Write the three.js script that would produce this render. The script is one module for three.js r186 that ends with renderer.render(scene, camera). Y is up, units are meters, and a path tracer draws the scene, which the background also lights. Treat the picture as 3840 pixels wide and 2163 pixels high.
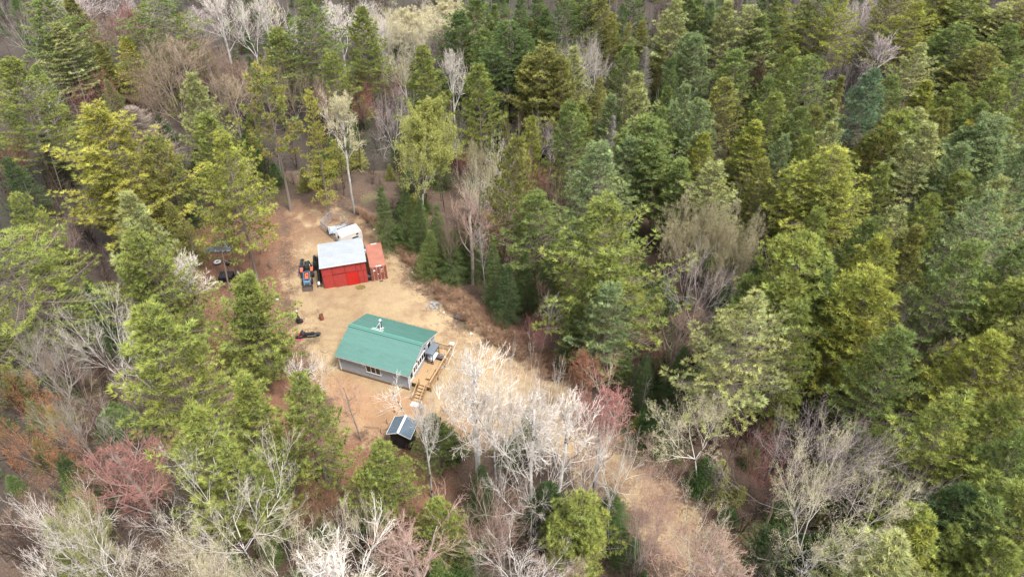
import * as THREE from 'three';
import { mergeGeometries } from 'three/addons/utils/BufferGeometryUtils.js';
import { RoundedBoxGeometry } from 'three/addons/geometries/RoundedBoxGeometry.js';

// ---------------------------------------------------------------- camera, sky, sun, exposure
const scene = new THREE.Scene();
const camera = new THREE.PerspectiveCamera(44.76, 16 / 9, 0.5, 6000);
camera.position.set(0, 68.8, 0);
camera.rotation.set(-0.7093, 0, 0);
scene.add(camera);

const renderer = new THREE.WebGLRenderer({ antialias: true });
renderer.setSize(1024, 576);
renderer.toneMapping = THREE.LinearToneMapping;
renderer.toneMappingExposure = 2.6;
renderer.shadowMap.enabled = true;

{ // an overcast sky: brighter overhead, one even cloud deck all round
  const W = 64, Hh = 32, d = new Float32Array(W * Hh * 4);
  for (let y = 0; y < Hh; y++) {
    const up = Math.sin(((y + 0.5) / Hh - 0.5) * Math.PI);
    const l = up > 0 ? 0.48 + 0.48 * up : 0.24;
    for (let x = 0; x < W; x++) d.set([l * 0.97, l, l * 1.06, 1], (y * W + x) * 4);
  }
  const t = new THREE.DataTexture(d, W, Hh, THREE.RGBAFormat, THREE.FloatType);
  t.mapping = THREE.EquirectangularReflectionMapping; t.magFilter = THREE.LinearFilter; t.needsUpdate = true;
  scene.background = t; scene.environment = t;
}
const sun = new THREE.DirectionalLight(new THREE.Color(1, 0.95, 0.88), 2.9);
sun.position.set(50, 130, -30); sun.target.position.set(-5, 0, -80);
sun.castShadow = true; sun.shadow.radius = 26; sun.shadow.mapSize.set(2048, 2048);
Object.assign(sun.shadow.camera, { left: -180, right: 180, top: 180, bottom: -180, near: 1, far: 500 });
scene.add(sun, sun.target);

// ---------------------------------------------------------------- helpers
const rng = (s) => { let a = (s * 2654435761) >>> 0; return () => { a = (a + 0x6d2b79f5) >>> 0; let t = Math.imul(a ^ (a >>> 15), 1 | a); t = (t + Math.imul(t ^ (t >>> 7), 61 | t)) ^ t; return ((t ^ (t >>> 14)) >>> 0) / 4294967296; }; };
const PERM = new Float32Array(65536); { const r = rng(77); for (let i = 0; i < 65536; i++) PERM[i] = r(); }
function vnoise(x, y) {
  const ix = Math.floor(x), iy = Math.floor(y), fx = x - ix, fy = y - iy, u = fx * fx * (3 - 2 * fx), v = fy * fy * (3 - 2 * fy);
  const h = (a, b) => PERM[((a * 73 + b * 9176) ^ (b * 31)) & 65535];
  const a = h(ix, iy), b = h(ix + 1, iy), c = h(ix, iy + 1), d = h(ix + 1, iy + 1);
  return a + (b - a) * u + (c - a) * v + (a - b - c + d) * u * v;
}
const fbm = (x, y, o = 4) => { let s = 0, a = 0.5, t = 0; for (let i = 0; i < o; i++) { s += a * vnoise(x, y); t += a; a *= 0.5; x = x * 2.03 + 17.3; y = y * 2.03 + 5.1; } return s / t; };
const clamp = (x, a = 0, b = 1) => Math.min(b, Math.max(a, x));
const sstep = (a, b, x) => { const t = clamp((x - a) / (b - a)); return t * t * (3 - 2 * t); };
const lerp = (a, b, t) => a + (b - a) * t;
const used = {};
function numbered(n) { const k = used[n] = (used[n] ?? -1) + 1; return k ? n + '_' + String(k).padStart(3, '0') : n; }
const shade = (m) => { m.castShadow = true; m.receiveShadow = true; return m; };
function tag(o, label, category, group) { o.userData.label = label; o.userData.category = category; if (group) o.userData.group = group; return o; }
function thing(name, label, category, [x, y, z] = [0, 0, 0], turn = 0, group) {
  const o = new THREE.Group(); o.name = numbered(name); o.position.set(x, y, z); o.rotation.y = turn; scene.add(o);
  return tag(o, label, category, group);
}
function part(name, geo, mat, parent, label) {
  if (Array.isArray(geo)) geo = geo.length > 1 ? mergeGeometries(geo.map((g) => { const q = g.index ? g.toNonIndexed() : g; for (const k of Object.keys(q.attributes)) if (!['position', 'normal', 'uv'].includes(k)) q.deleteAttribute(k); return q; })) : geo[0];
  const m = shade(new THREE.Mesh(geo, mat)); m.name = name; parent.add(m); if (label) m.userData.label = label; return m;
}
const solo = (name, geo, mat, label, category, group) => { const m = part(name, geo, mat, scene); m.name = numbered(name); return tag(m, label, category, group); };
const structure = (m) => { m.userData.kind = 'structure'; return m; };
const stuff = (m) => { m.userData.kind = 'stuff'; return m; };
const M4 = (x, y, z, rx = 0, ry = 0, rz = 0) => new THREE.Matrix4().compose(new THREE.Vector3(x, y, z), new THREE.Quaternion().setFromEuler(new THREE.Euler(rx, ry, rz)), new THREE.Vector3(1, 1, 1));
const bx = (w, h, d, x = 0, y = 0, z = 0, rx = 0, ry = 0, rz = 0) => new THREE.BoxGeometry(w, h, d).applyMatrix4(M4(x, y, z, rx, ry, rz));
const rb = (w, h, d, x = 0, y = 0, z = 0, r = 0.03, rx = 0, ry = 0, rz = 0) => new RoundedBoxGeometry(w, h, d, 2, Math.min(r, w / 2.1, h / 2.1, d / 2.1)).applyMatrix4(M4(x, y, z, rx, ry, rz));
const cy = (r0, r1, h, x = 0, y = 0, z = 0, rx = 0, ry = 0, rz = 0, n = 14) => new THREE.CylinderGeometry(r0, r1, h, n).applyMatrix4(M4(x, y, z, rx, ry, rz));
function bar(a, b, r, n = 6) { // a round bar from a to b
  const A = new THREE.Vector3(...a), B = new THREE.Vector3(...b), d = B.clone().sub(A), l = d.length();
  const q = new THREE.Quaternion().setFromUnitVectors(new THREE.Vector3(0, 1, 0), d.normalize());
  return new THREE.CylinderGeometry(r, r, l, n).applyMatrix4(new THREE.Matrix4().compose(A.add(B).multiplyScalar(0.5), q, new THREE.Vector3(1, 1, 1)));
}
function beam(a, b, w, h) { // a squared timber from a to b
  const A = new THREE.Vector3(...a), B = new THREE.Vector3(...b), d = B.clone().sub(A), l = d.length();
  const m = new THREE.Matrix4().lookAt(A, B, new THREE.Vector3(0, 1, 0)); m.setPosition(A.add(B).multiplyScalar(0.5));
  return new THREE.BoxGeometry(w, h, l).applyMatrix4(m);
}
function grain(base, spread, { size = 256, sx = 8, sy = 8, spots = 0, seed = 1 } = {}) { // a tiling weathered colour map
  const d = new Uint8Array(size * size * 4), r = rng(seed);
  for (let y = 0; y < size; y++) for (let x = 0; x < size; x++) {
    const wrap = (f) => { const u = x / size, v = y / size; return lerp(lerp(f(u, v), f(u - 1, v), u), lerp(f(u, v - 1), f(u - 1, v - 1), u), v); };
    const n = wrap((u, v) => fbm(u * sx + seed * 7.7, v * sy + seed * 3.1, 5)), k = 1 + (n - 0.5) * spread * 2 + (r() - 0.5) * spread * 0.35 - (r() < spots ? 0.35 : 0);
    const i = (y * size + x) * 4;
    for (let c = 0; c < 3; c++) d[i + c] = clamp(Math.pow(clamp(base[c] * k), 1 / 2.2)) * 255;
    d[i + 3] = 255;
  }
  const t = new THREE.DataTexture(d, size, size); t.colorSpace = THREE.SRGBColorSpace; t.wrapS = t.wrapT = THREE.RepeatWrapping; t.magFilter = THREE.LinearFilter; t.needsUpdate = true; return t;
}
const PAINT = 0.78; // the yard's paints are faded and dusty
const mat = (rgb, rough = 0.8, extra = {}) => new THREE.MeshStandardMaterial({ color: new THREE.Color().setRGB(...rgb.map((v) => v * PAINT)), roughness: rough, side: THREE.DoubleSide, ...extra });
const worn = (rgb, spread, opt, rough = 0.8, extra = {}) => new THREE.MeshStandardMaterial({ map: grain(rgb.map((v) => v * PAINT), spread, opt), roughness: rough, side: THREE.DoubleSide, ...extra });
const glass = () => new THREE.MeshPhysicalMaterial({ color: 0x9aa4aa, roughness: 0.06, metalness: 0, ior: 1.5, transmission: 1, thickness: 0 });

// ---------------------------------------------------------------- the ground
const SAND = [[-38.8, -103.9], [-34.2, -103.5], [-29.7, -102.0], [-24.4, -97.3], [-19.8, -92.8], [-16.4, -85.5], [-13.7, -80.7], [-10.4, -76.2], [-6.7, -72.8], [-3.2, -69.2], [2.3, -65.8], [6.9, -61.5], [10.5, -56.2], [14.1, -49.7], [18.2, -43.8], [22.3, -38.1], [24.8, -35.1], [16.7, -35.1], [14.2, -40.4], [10.8, -44.3], [7.1, -49.1], [2.0, -53.7], [-1.8, -51.4], [-7.6, -53.1], [-10.1, -53.7], [-14.7, -51.9], [-20.7, -53.1], [-23.6, -56.8], [-25.8, -61.5], [-27.8, -65.8], [-30.3, -70.4], [-33.0, -77.1], [-35.2, -83.5], [-38.1, -92.8], [-40.2, -99.6]];
const LITTER = [[-41, -104], [-58, -96], [-62, -84], [-52, -72], [-44, -63], [-33, -56], [-24, -47], [-12, -39], [-6, -42], [-8, -52], [-22, -54], [-30, -66], [-35, -84]];
const BRUSH = [[-27, -101], [-20, -96], [-15, -89], [-11, -82], [-4, -75], [2, -70], [9, -62], [5, -61], [-3, -68], [-10, -75.5], [-14, -81], [-17, -86], [-22, -94], [-29, -102]];
function polyDist(P, x, z) { // signed distance in metres, negative inside
  let best = 1e9, c = false;
  for (let i = 0, j = P.length - 1; i < P.length; j = i++) {
    const [x1, z1] = P[i], [x2, z2] = P[j], dx = x2 - x1, dz = z2 - z1, t = clamp(((x - x1) * dx + (z - z1) * dz) / (dx * dx + dz * dz));
    best = Math.min(best, Math.hypot(x - x1 - t * dx, z - z1 - t * dz));
    if ((z1 > z) !== (z2 > z) && x < ((x2 - x1) * (z - z1)) / (z2 - z1) + x1) c = !c;
  }
  return c ? -best : best;
}
const Y0 = [-56, -114], YS = 84; // the yard tile: corner and side
const GN = 169, GRID = { sand: new Float32Array(GN * GN), litter: new Float32Array(GN * GN), brush: new Float32Array(GN * GN) };
for (let j = 0; j < GN; j++) for (let i = 0; i < GN; i++) {
  const x = Y0[0] + (i / (GN - 1)) * YS, z = Y0[1] + (j / (GN - 1)) * YS, k = j * GN + i;
  GRID.sand[k] = polyDist(SAND, x, z); GRID.litter[k] = polyDist(LITTER, x, z); GRID.brush[k] = polyDist(BRUSH, x, z);
}
function near(name, x, z) {
  const u = ((x - Y0[0]) / YS) * (GN - 1), v = ((z - Y0[1]) / YS) * (GN - 1);
  if (u < 0 || v < 0 || u >= GN - 1 || v >= GN - 1) return 30;
  const i = Math.floor(u), j = Math.floor(v), a = u - i, b = v - j, g = GRID[name], k = j * GN + i;
  return lerp(lerp(g[k], g[k + 1], a), lerp(g[k + GN], g[k + GN + 1], a), b);
}
function groundY(x, z) {
  const ex = Math.min(x - Y0[0], Y0[0] + YS - x), ez = Math.min(z - Y0[1], Y0[1] + YS - z), inside = Math.min(ex, ez);
  const hump = (fbm(x * 0.11 + 3, z * 0.11 + 9, 3) - 0.5);
  if (inside < 0) return hump * 1.2 * sstep(0, 10, -inside);
  const out = sstep(0.5, 6, near('sand', x, z)), edge = sstep(0, 5, inside);
  const bank = sstep(2.5, 0, Math.abs(near('brush', x, z) + 1.5)) * 0.35;
  return edge * (out * hump * 0.7 + bank * (0.5 + fbm(x * 0.8, z * 0.8, 3)) + (fbm(x * 0.9, z * 0.9, 3) - 0.5) * 0.07 * (1 + 2 * out));
}
const yardMaps = (() => {
  const N = 2048, d = new Uint8Array(N * N * 4), b = new Uint8Array(N * N * 4), r = rng(5);
  const mix = (a, c, t) => [lerp(a[0], c[0], t), lerp(a[1], c[1], t), lerp(a[2], c[2], t)];
  for (let j = 0; j < N; j++) for (let i = 0; i < N; i++) {
    const x = Y0[0] + ((i + 0.5) / N) * YS, z = Y0[1] + ((j + 0.5) / N) * YS;
    const big = fbm(x * 0.09, z * 0.09, 3), mid = fbm(x * 0.55 + 40, z * 0.55, 4), fine = vnoise(x * 6, z * 6), grit = r(), tiny = vnoise(x * 13 + 9, z * 13);
    // forest floor: dead leaves, needles, here and there moss
    let c = mix([0.045, 0.028, 0.018], [0.085, 0.052, 0.034], clamp(mid * 1.4 - 0.2));
    c = mix(c, [0.1, 0.095, 0.035], 0.55 * sstep(0.6, 0.75, fbm(x * 0.2 + 7, z * 0.2 + 3, 3)));
    const lit = sstep(3, -3, near('litter', x, z) + (mid - 0.5) * 8);
    c = mix(c, mix([0.115, 0.05, 0.028], [0.18, 0.088, 0.05], clamp(mid * 1.6 - 0.3)), lit);
    const leafy = tiny * 0.9 + grit * 0.7 - 0.3;
    c = c.map((v) => v * (0.62 + 0.75 * leafy));
    if (grit > 0.965 && tiny > 0.5) c = mix(c, [0.42, 0.27, 0.17], 0.8);
    const br = sstep(1.2, -1.4, near('brush', x, z) + (mid - 0.5) * 5);
    c = mix(c, mix([0.12, 0.068, 0.042], [0.24, 0.145, 0.09], clamp(fine * 0.6 + grit * 0.6 - 0.1)), br);
    // sand, broken up along its edge
    const e = near('sand', x, z) + (mid - 0.5) * 6.5 + (fine - 0.5) * 1.6, s = sstep(0.9, -1.6, e);
    let sand = mix([0.22, 0.152, 0.08], [0.315, 0.233, 0.135], clamp(big * 1.6 - 0.35));
    sand = mix(sand, [0.19, 0.118, 0.062], 0.6 * sstep(0.5, 0.78, mid));
    const dn = Math.hypot(x + 33, z + 88) < 14 ? 1 : 0;
    sand = mix(sand, [0.17, 0.1, 0.056], (0.75 * sstep(0.5, 0.66, fbm(x * 0.35 + 11, z * 0.35, 4))) * (sstep(-6, -0.5, near('sand', x, z)) * 0.8 + 0.12 + 0.2 * dn));
    const hx = x + 16.53, hz = z + 65.3, la = hx * 0.94 + hz * 0.342, lb = -hx * 0.342 + hz * 0.94;   // trodden reddish soil before the house
    sand = mix(sand, [0.27, 0.145, 0.075], 0.7 * sstep(3.6, 6.5, lb + (mid - 0.5) * 3) * sstep(14, 9, lb) * sstep(12, 3, Math.abs(la)));
    // tyre tracks sweeping from the barn round the house to the drive
    const path = Math.sin(clamp((x + 34) / 46) * 3.1) * 1.2 - 72.6 + clamp((x + 18) / 36, 0, 2) * 17, off = z - path;
    for (const tr of [-1.9, -0.3, 1.2, 2.7]) sand = mix(sand, [0.2, 0.13, 0.075], 0.5 * sstep(0.42, 0.12, Math.abs(off - tr + (big - 0.5) * 2.4 + (mid - 0.5) * 0.8)) * (0.35 + fine));
    sand = mix(sand, mix([0.115, 0.055, 0.03], [0.18, 0.098, 0.055], clamp(fine * 0.6 + grit * 0.5)), 0.85 * sstep(-87, -97, z + (big - 0.5) * 10) * sstep(0.36, 0.52, mid * 0.6 + big * 0.4));
    sand = mix(sand, mix([0.115, 0.055, 0.03], [0.18, 0.098, 0.055], clamp(fine * 0.6 + grit * 0.5)), 0.8 * sstep(-32.5, -36.5, x + (mid - 0.5) * 6 + (z + 80) * 0.12) * sstep(-76, -82, z) * sstep(0.42, 0.56, mid * 0.7 + fine * 0.3));
    sand = sand.map((v) => v * (0.74 + 0.3 * grit + 0.3 * (tiny - 0.2) + 0.22 * (fbm(x * 1.7 + 31, z * 1.7, 3) - 0.5)));
    if (grit > 0.9985) sand = mix(sand, [0.14, 0.09, 0.05], 0.8);
    c = mix(c, sand, s);
    const k = (j * N + i) * 4;
    for (let q = 0; q < 3; q++) d[k + q] = 255 * Math.pow(clamp(c[q]), 1 / 2.2);
    const hgt = lerp(0.35 + 0.65 * leafy, 0.35 + 0.3 * fine + 0.2 * grit + 0.25 * (mid - 0.5), s);
    b[k] = b[k + 1] = b[k + 2] = 255 * clamp(hgt); d[k + 3] = b[k + 3] = 255;
  }
  return [d, b].map((a, q) => { const t = new THREE.DataTexture(a, N, N); if (!q) t.colorSpace = THREE.SRGBColorSpace; t.magFilter = THREE.LinearFilter; t.needsUpdate = true; return t; });
})();
{
  const n = 190, g = new THREE.PlaneGeometry(YS, YS, n, n).rotateX(-Math.PI / 2).translate(Y0[0] + YS / 2, 0, Y0[1] + YS / 2), p = g.attributes.position, u = g.attributes.uv;
  for (let i = 0; i < p.count; i++) { p.setY(i, groundY(p.getX(i), p.getZ(i))); u.setXY(i, (p.getX(i) - Y0[0]) / YS, (p.getZ(i) - Y0[1]) / YS); }
  g.computeVertexNormals();
  const m = part('sandy_yard', g, new THREE.MeshStandardMaterial({ map: yardMaps[0], bumpMap: yardMaps[1], bumpScale: 0.05, roughness: 0.95 }), scene);
  structure(m).userData.label = 'pale sandy clearing with tyre tracks running into brown leaf litter at its edges';
}
{
  const line = (a, b) => { const o = [-2800, -900, -420, -260]; for (let v = -200; v < a - 0.5; v += 4) o.push(v); o.push(a); for (let v = a + 4; v < b - 0.5; v += 4) o.push(v); o.push(b); for (let v = b + 4; v <= 200; v += 4) o.push(v); o.push(260, 420, 900, 2800); return o; };
  const xs = line(Y0[0], Y0[0] + YS), zs = line(Y0[1] + 90, Y0[1] + YS + 90).map((v) => v - 90), pos = [], uv = [], col = [], idx = [];
  for (const z of zs) for (const x of xs) {
    pos.push(x, groundY(x, z), z); uv.push(x / 9, z / 9);
    const k = 0.8 + 0.45 * fbm(x * 0.05, z * 0.05, 3), mo = 0.35 * sstep(0.5, 0.7, fbm(x * 0.04 + 9, z * 0.04, 3)); col.push(k * (1 - mo * 0.6), k, k * (1 - mo * 0.4));
  }
  for (let j = 0; j < zs.length - 1; j++) for (let i = 0; i < xs.length - 1; i++) {
    const cx = (xs[i] + xs[i + 1]) / 2, cz = (zs[j] + zs[j + 1]) / 2;
    if (cx > Y0[0] && cx < Y0[0] + YS && cz > Y0[1] && cz < Y0[1] + YS) continue;
    const a = j * xs.length + i, b = a + xs.length; idx.push(a, b, a + 1, b, b + 1, a + 1);
  }
  const g = new THREE.BufferGeometry(); g.setAttribute('position', new THREE.Float32BufferAttribute(pos, 3)); g.setAttribute('uv', new THREE.Float32BufferAttribute(uv, 2)); g.setAttribute('color', new THREE.Float32BufferAttribute(col, 3)); g.setIndex(idx); g.computeVertexNormals();
  const m = part('forest_floor', g, worn([0.04, 0.027, 0.019], 0.75, { size: 512, sx: 40, sy: 40, seed: 3 }, 0.95, { vertexColors: true, side: THREE.FrontSide }), scene);
  structure(m).userData.label = 'shaded brown forest floor of dead leaves under the trees';
}
// ---------------------------------------------------------------- tree shapes: each is grown once at 20 m high and 10 m wide, then shared
class Buf {
  constructor() { this.p = []; this.c = []; }
  tri(a, b, c, k) { this.p.push(a[0], a[1], a[2], b[0], b[1], b[2], c[0], c[1], c[2]); for (let i = 0; i < 3; i++) this.c.push(k[0], k[1], k[2]); }
  limb(a, b, r0, r1, n, k) { // a tapering piece of wood
    const d = norm(sub(b, a)), u = norm(cross(d, Math.abs(d[1]) < 0.9 ? [0, 1, 0] : [1, 0, 0])), v = cross(d, u), A = [], B = [];
    for (let i = 0; i < n; i++) { const t = (i / n) * 6.2832, c = Math.cos(t), s = Math.sin(t); A.push([a[0] + r0 * (u[0] * c + v[0] * s), a[1] + r0 * (u[1] * c + v[1] * s), a[2] + r0 * (u[2] * c + v[2] * s)]); if (r1) B.push([b[0] + r1 * (u[0] * c + v[0] * s), b[1] + r1 * (u[1] * c + v[1] * s), b[2] + r1 * (u[2] * c + v[2] * s)]); }
    for (let i = 0; i < n; i++) { const j = (i + 1) % n; if (r1) { this.tri(A[i], A[j], B[j], k); this.tri(A[i], B[j], B[i], k); } else this.tri(A[i], A[j], b, k); }
  }
  geo() { const g = new THREE.BufferGeometry(); g.setAttribute('position', new THREE.Float32BufferAttribute(this.p, 3)); g.setAttribute('color', new THREE.Float32BufferAttribute(this.c, 3)); return g; }
}
const sub = (a, b) => [a[0] - b[0], a[1] - b[1], a[2] - b[2]], add = (a, b, k = 1) => [a[0] + b[0] * k, a[1] + b[1] * k, a[2] + b[2] * k];
const cross = (a, b) => [a[1] * b[2] - a[2] * b[1], a[2] * b[0] - a[0] * b[2], a[0] * b[1] - a[1] * b[0]];
const norm = (a) => { const l = Math.hypot(a[0], a[1], a[2]) || 1; return [a[0] / l, a[1] / l, a[2] / l]; };
const ball = (R) => { const z = R() * 2 - 1, t = R() * 6.2832, s = Math.sqrt(1 - z * z); return [s * Math.cos(t), z, s * Math.sin(t)]; };
function fit(bufs, by) { // to 20 m high and 10 m wide
  const r = []; let top = 0; const p = by.p;
  for (let i = 0; i < p.length; i += 9) { r.push(Math.hypot(p[i], p[i + 2])); top = Math.max(top, p[i + 1]); }
  r.sort((a, b) => a - b); const k = 5 / r[Math.floor(r.length * 0.955)], q = 20 / top;
  for (const b of bufs) for (let i = 0; i < b.p.length; i += 3) { const out = b.p[i + 1] > 0 ? 1 : 1; b.p[i] *= k * out; b.p[i + 2] *= k * out; b.p[i + 1] *= q; }
}
let o_thin = false;
function tuft(leaf, p, d, size, R, k, n, spread) { // a brush of needles at a twig's end
  for (let i = 0; i < n; i++) {
    const b = ball(R), dir = norm([d[0] + b[0] * spread, d[1] + b[1] * spread + 0.12, d[2] + b[2] * spread]), s = norm(cross(dir, ball(R))), l = size * (0.7 + 0.6 * R()), w = size * (o_thin ? 0.08 : 0.105), q = 0.8 + 0.4 * R();
    leaf.tri(add(p, s, -w), add(p, s, w), add(p, dir, l), [k[0] * q, k[1] * q, k[2] * q]);
  }
}
const PROF = {
  cone: (t) => Math.pow(1 - t, 0.85) * (0.6 + 0.4 * sstep(0, 0.15, t)) + 0.03,
  round: (t) => Math.pow(1 - t, 0.72) * (0.72 + 0.28 * sstep(0, 0.3, t)) + 0.03,
  broad: (t) => Math.pow(1 - t, 0.64) * (0.7 + 0.3 * sstep(0, 0.3, t)) + 0.03,
  spire: (t) => (1 - t) * 0.97 + 0.03,
  narrow: (t) => Math.pow(1 - t, 0.7) * (0.7 + 0.3 * sstep(0, 0.3, t)),
};
let dense = false; // a finer growth of the same shape for the widest crowns
let sister = 0; // a second tree of the same habit
function conifer(seed, o) {
  const R = rng(seed + sister), leaf = new Buf(), wood = new Buf(), bark = [1, 1, 1];
  o = { base: 0.28, prof: 'cone', gap: 1.05, nb: 5, e0: 0.08, e1: 0.8, curl: 0.28, jit: 0.35, start: 0.22, twig: 0.3, tw: 0.75, size: 0.43, n: 22, clump: 0.34, spread: 0.85, lift: 0.35, droop: 0, plume: 2, tops: [[0, 0, 1, 1]], rad: 5, ...o };
  o_thin = !!o.clump;
  if (dense) { o.clump *= 0.8; o.size *= 0.74; o.twig *= 0.72; o.tw *= 0.9; o.gap *= 0.92; }
  for (const [ox, oz, hk, rk] of o.tops) {
    const H = 20 * hk, bend = [(R() - 0.5) * 0.7, (R() - 0.5) * 0.7], axis = (y) => { const t = y / 20, f = sstep(0.25, 0.7, t); return [bend[0] * Math.sin(t * 2.6) + ox * f, y, bend[1] * Math.sin(t * 2.2 + 0.4) + oz * f]; };
    const r0 = (dense ? 0.19 : 0.24) * Math.sqrt(hk * rk), rt = (y) => Math.max(0.025, r0 * (1 - y / H));
    for (let i = 0; i < 12; i++) wood.limb(axis((i / 12) * H), axis(((i + 1) / 12) * H), rt((i / 12) * H) * (i ? 1 : 1.25), rt(((i + 1) / 12) * H), 7, bark);
    const yb = H * o.base; let turn = R() * 6;
    for (let y = yb; y < H - 0.9; y += o.gap * (0.7 + 0.6 * R()) * (1 - 0.45 * (y / H))) {
      const t = (y - yb) / (H - yb), nb = Math.max(3, Math.round(o.nb * (0.8 + 0.4 * R())));
      for (let b = 0; b < nb; b++) {
        turn += 6.2832 / nb + (R() - 0.5) * 0.9;
        const big = R() < 0.14 ? 1.25 : 1, L = o.rad * rk * PROF[o.prof](t) * (1 - o.jit + o.jit * 1.5 * R()) * big;
        if (L < 0.15 || (o.gaps && R() < o.gaps)) continue;
        const el = lerp(o.e0, o.e1, t * t * 0.4 + t * 0.6) + (R() - 0.5) * 0.22, az = turn, c = Math.cos(az), s = Math.sin(az), p0 = axis(y + (R() - 0.5) * 0.25), br = 0.72 + 0.5 * R(), ye = (R() - 0.5) * 0.18, side = [-s, 0, c];
        const at = (q) => { const l = L * q, up = l * Math.sin(el) + o.curl * L * q * q - o.droop * L * q; return add(p0, [c * l * Math.cos(el) + side[0] * ye * l * q, up, s * l * Math.cos(el) + side[2] * ye * l * q]); };
        const ns = 3; for (let i = 0; i < ns; i++) wood.limb(at(i / ns), at((i + 1) / ns), 0.012 + (o.bare ? 0.018 : 0.01) * L * (1 - i / ns), 0.01 + (o.bare ? 0.018 : 0.01) * L * (1 - (i + 1) / ns), 3, o.limbs ?? [0.8, 0.76, 0.72]);
        if (o.bare) { for (let q = 0.3; q < 1; q += 0.12) for (const w of [-1, 1]) { const P = at(q), T = norm(sub(at(q + 0.02), P)); wood.limb(P, add(P, norm([T[0] + side[0] * w * 0.9, T[1] + (R() - 0.4) * 0.4, T[2] + side[2] * w * 0.9]), 0.35 + 0.35 * L * (1 - q) * R()), 0.02, 0, 3, bark); } continue; }
        const tone = [br * (1.02 + ye * 0.6), br, br * (1 - ye)];
        if (o.clump) { // arms set with dense clumps of needles on both sides and along the top
          const step = (o.clump * (L > 1.2 ? 1 : 0.8)) / L; let w = 1;
          for (let q = Math.min(o.start, 0.35 / L + o.start * 0.4); q <= 1.001; q += step * (0.7 + 0.6 * R()) * 0.5) {
            const P = at(q), T = norm(sub(at(q + 0.03), at(q - 0.03))), half = Math.min(o.tw, (0.3 * L * (1 - q) + 0.16) * (0.6 + 0.7 * R())); w = -w;
            const C = [P[0] + side[0] * w * half + T[0] * half * 0.5, P[1] + 0.1 + 0.16 * R() + half * o.lift * 0.5, P[2] + side[2] * w * half + T[2] * half * 0.5];
            if (half > 0.35) wood.limb(P, C, 0.012, 0, 3, bark);
            const kk = 0.62 + 0.75 * R() * R() + 0.25 * R();
            tuft(leaf, C, norm([T[0] * 0.55 + side[0] * w * 0.35, 0.75, T[2] * 0.55 + side[2] * w * 0.35]), o.size * (0.75 + 0.5 * R()), R, tone.map((v) => v * kk), Math.round(o.n * (0.7 + 0.6 * R())), o.spread);
          }
          tuft(leaf, at(1), norm([c * 0.8, 0.7, s * 0.8]), o.size, R, tone, o.n, o.spread);
          continue;
        }
        const st = Math.min(o.start, 0.5 / L + 0.08 + o.start * 0.5), step = o.twig / Math.max(0.6, L); let w = 1;
        for (let q = st; q <= 1.001; q += step * (0.75 + 0.5 * R())) {
          const P = at(q), T = norm(sub(at(q + 0.03), at(q - 0.03))); w = -w;
          const tl = q > 0.96 ? 0.2 : Math.min(o.tw, (0.42 * L * (1 - q) + 0.38) * (0.7 + 0.6 * R())), D = norm([T[0] * 0.75 + side[0] * w * 0.85, T[1] * 0.75 + o.lift, T[2] * 0.75 + side[2] * w * 0.85]);
          const nt = Math.max(1, Math.round(tl / (o.plume ? 0.42 : o.size * 0.62)));
          const tipP = add(P, D, tl), lit = tone.map((v) => v * (0.9 + 0.35 * R()));
          for (let i = 0; i < o.plume; i++) { const bb = ball(R); tuft(leaf, add(tipP, [bb[0] * 0.2 - D[0] * 0.12 * i, 0.17 * i + 0.05 * bb[1], bb[2] * 0.2 - D[2] * 0.12 * i]), norm([D[0] * 0.6 + bb[0] * 0.4, 1, D[2] * 0.6 + bb[2] * 0.4]), o.size * (0.9 + 0.3 * R()), R, lit, o.n, o.spread * 0.9); }
          for (let i = 1; i <= nt; i++) { const bb = ball(R); tuft(leaf, add(add(P, D, (tl * i) / nt), bb, 0.1), norm([D[0], D[1] + o.lift, D[2]]), o.size * (0.8 + 0.4 * R()), R, tone.map((v) => v * (0.85 + 0.3 * R())), o.n, o.spread); }
        }
        tuft(leaf, at(1), norm([c * 0.7, 0.75, s * 0.7]), o.size * 1.1, R, tone, o.n + 2, o.spread);
      }
    }
    if (!o.bare) for (let i = 0; i < 6; i++) tuft(leaf, axis(H - 0.2 - 0.25 * i), [0, 1.3, 0], o.size * (0.6 + 0.12 * i), R, [1, 1, 1], Math.min(12, o.n), o.spread * 0.7);
  }
  fit([leaf, wood], o.bare ? wood : leaf);
  return { trunk: wood.geo(), crown: o.bare ? null : leaf.geo() };
}
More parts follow.
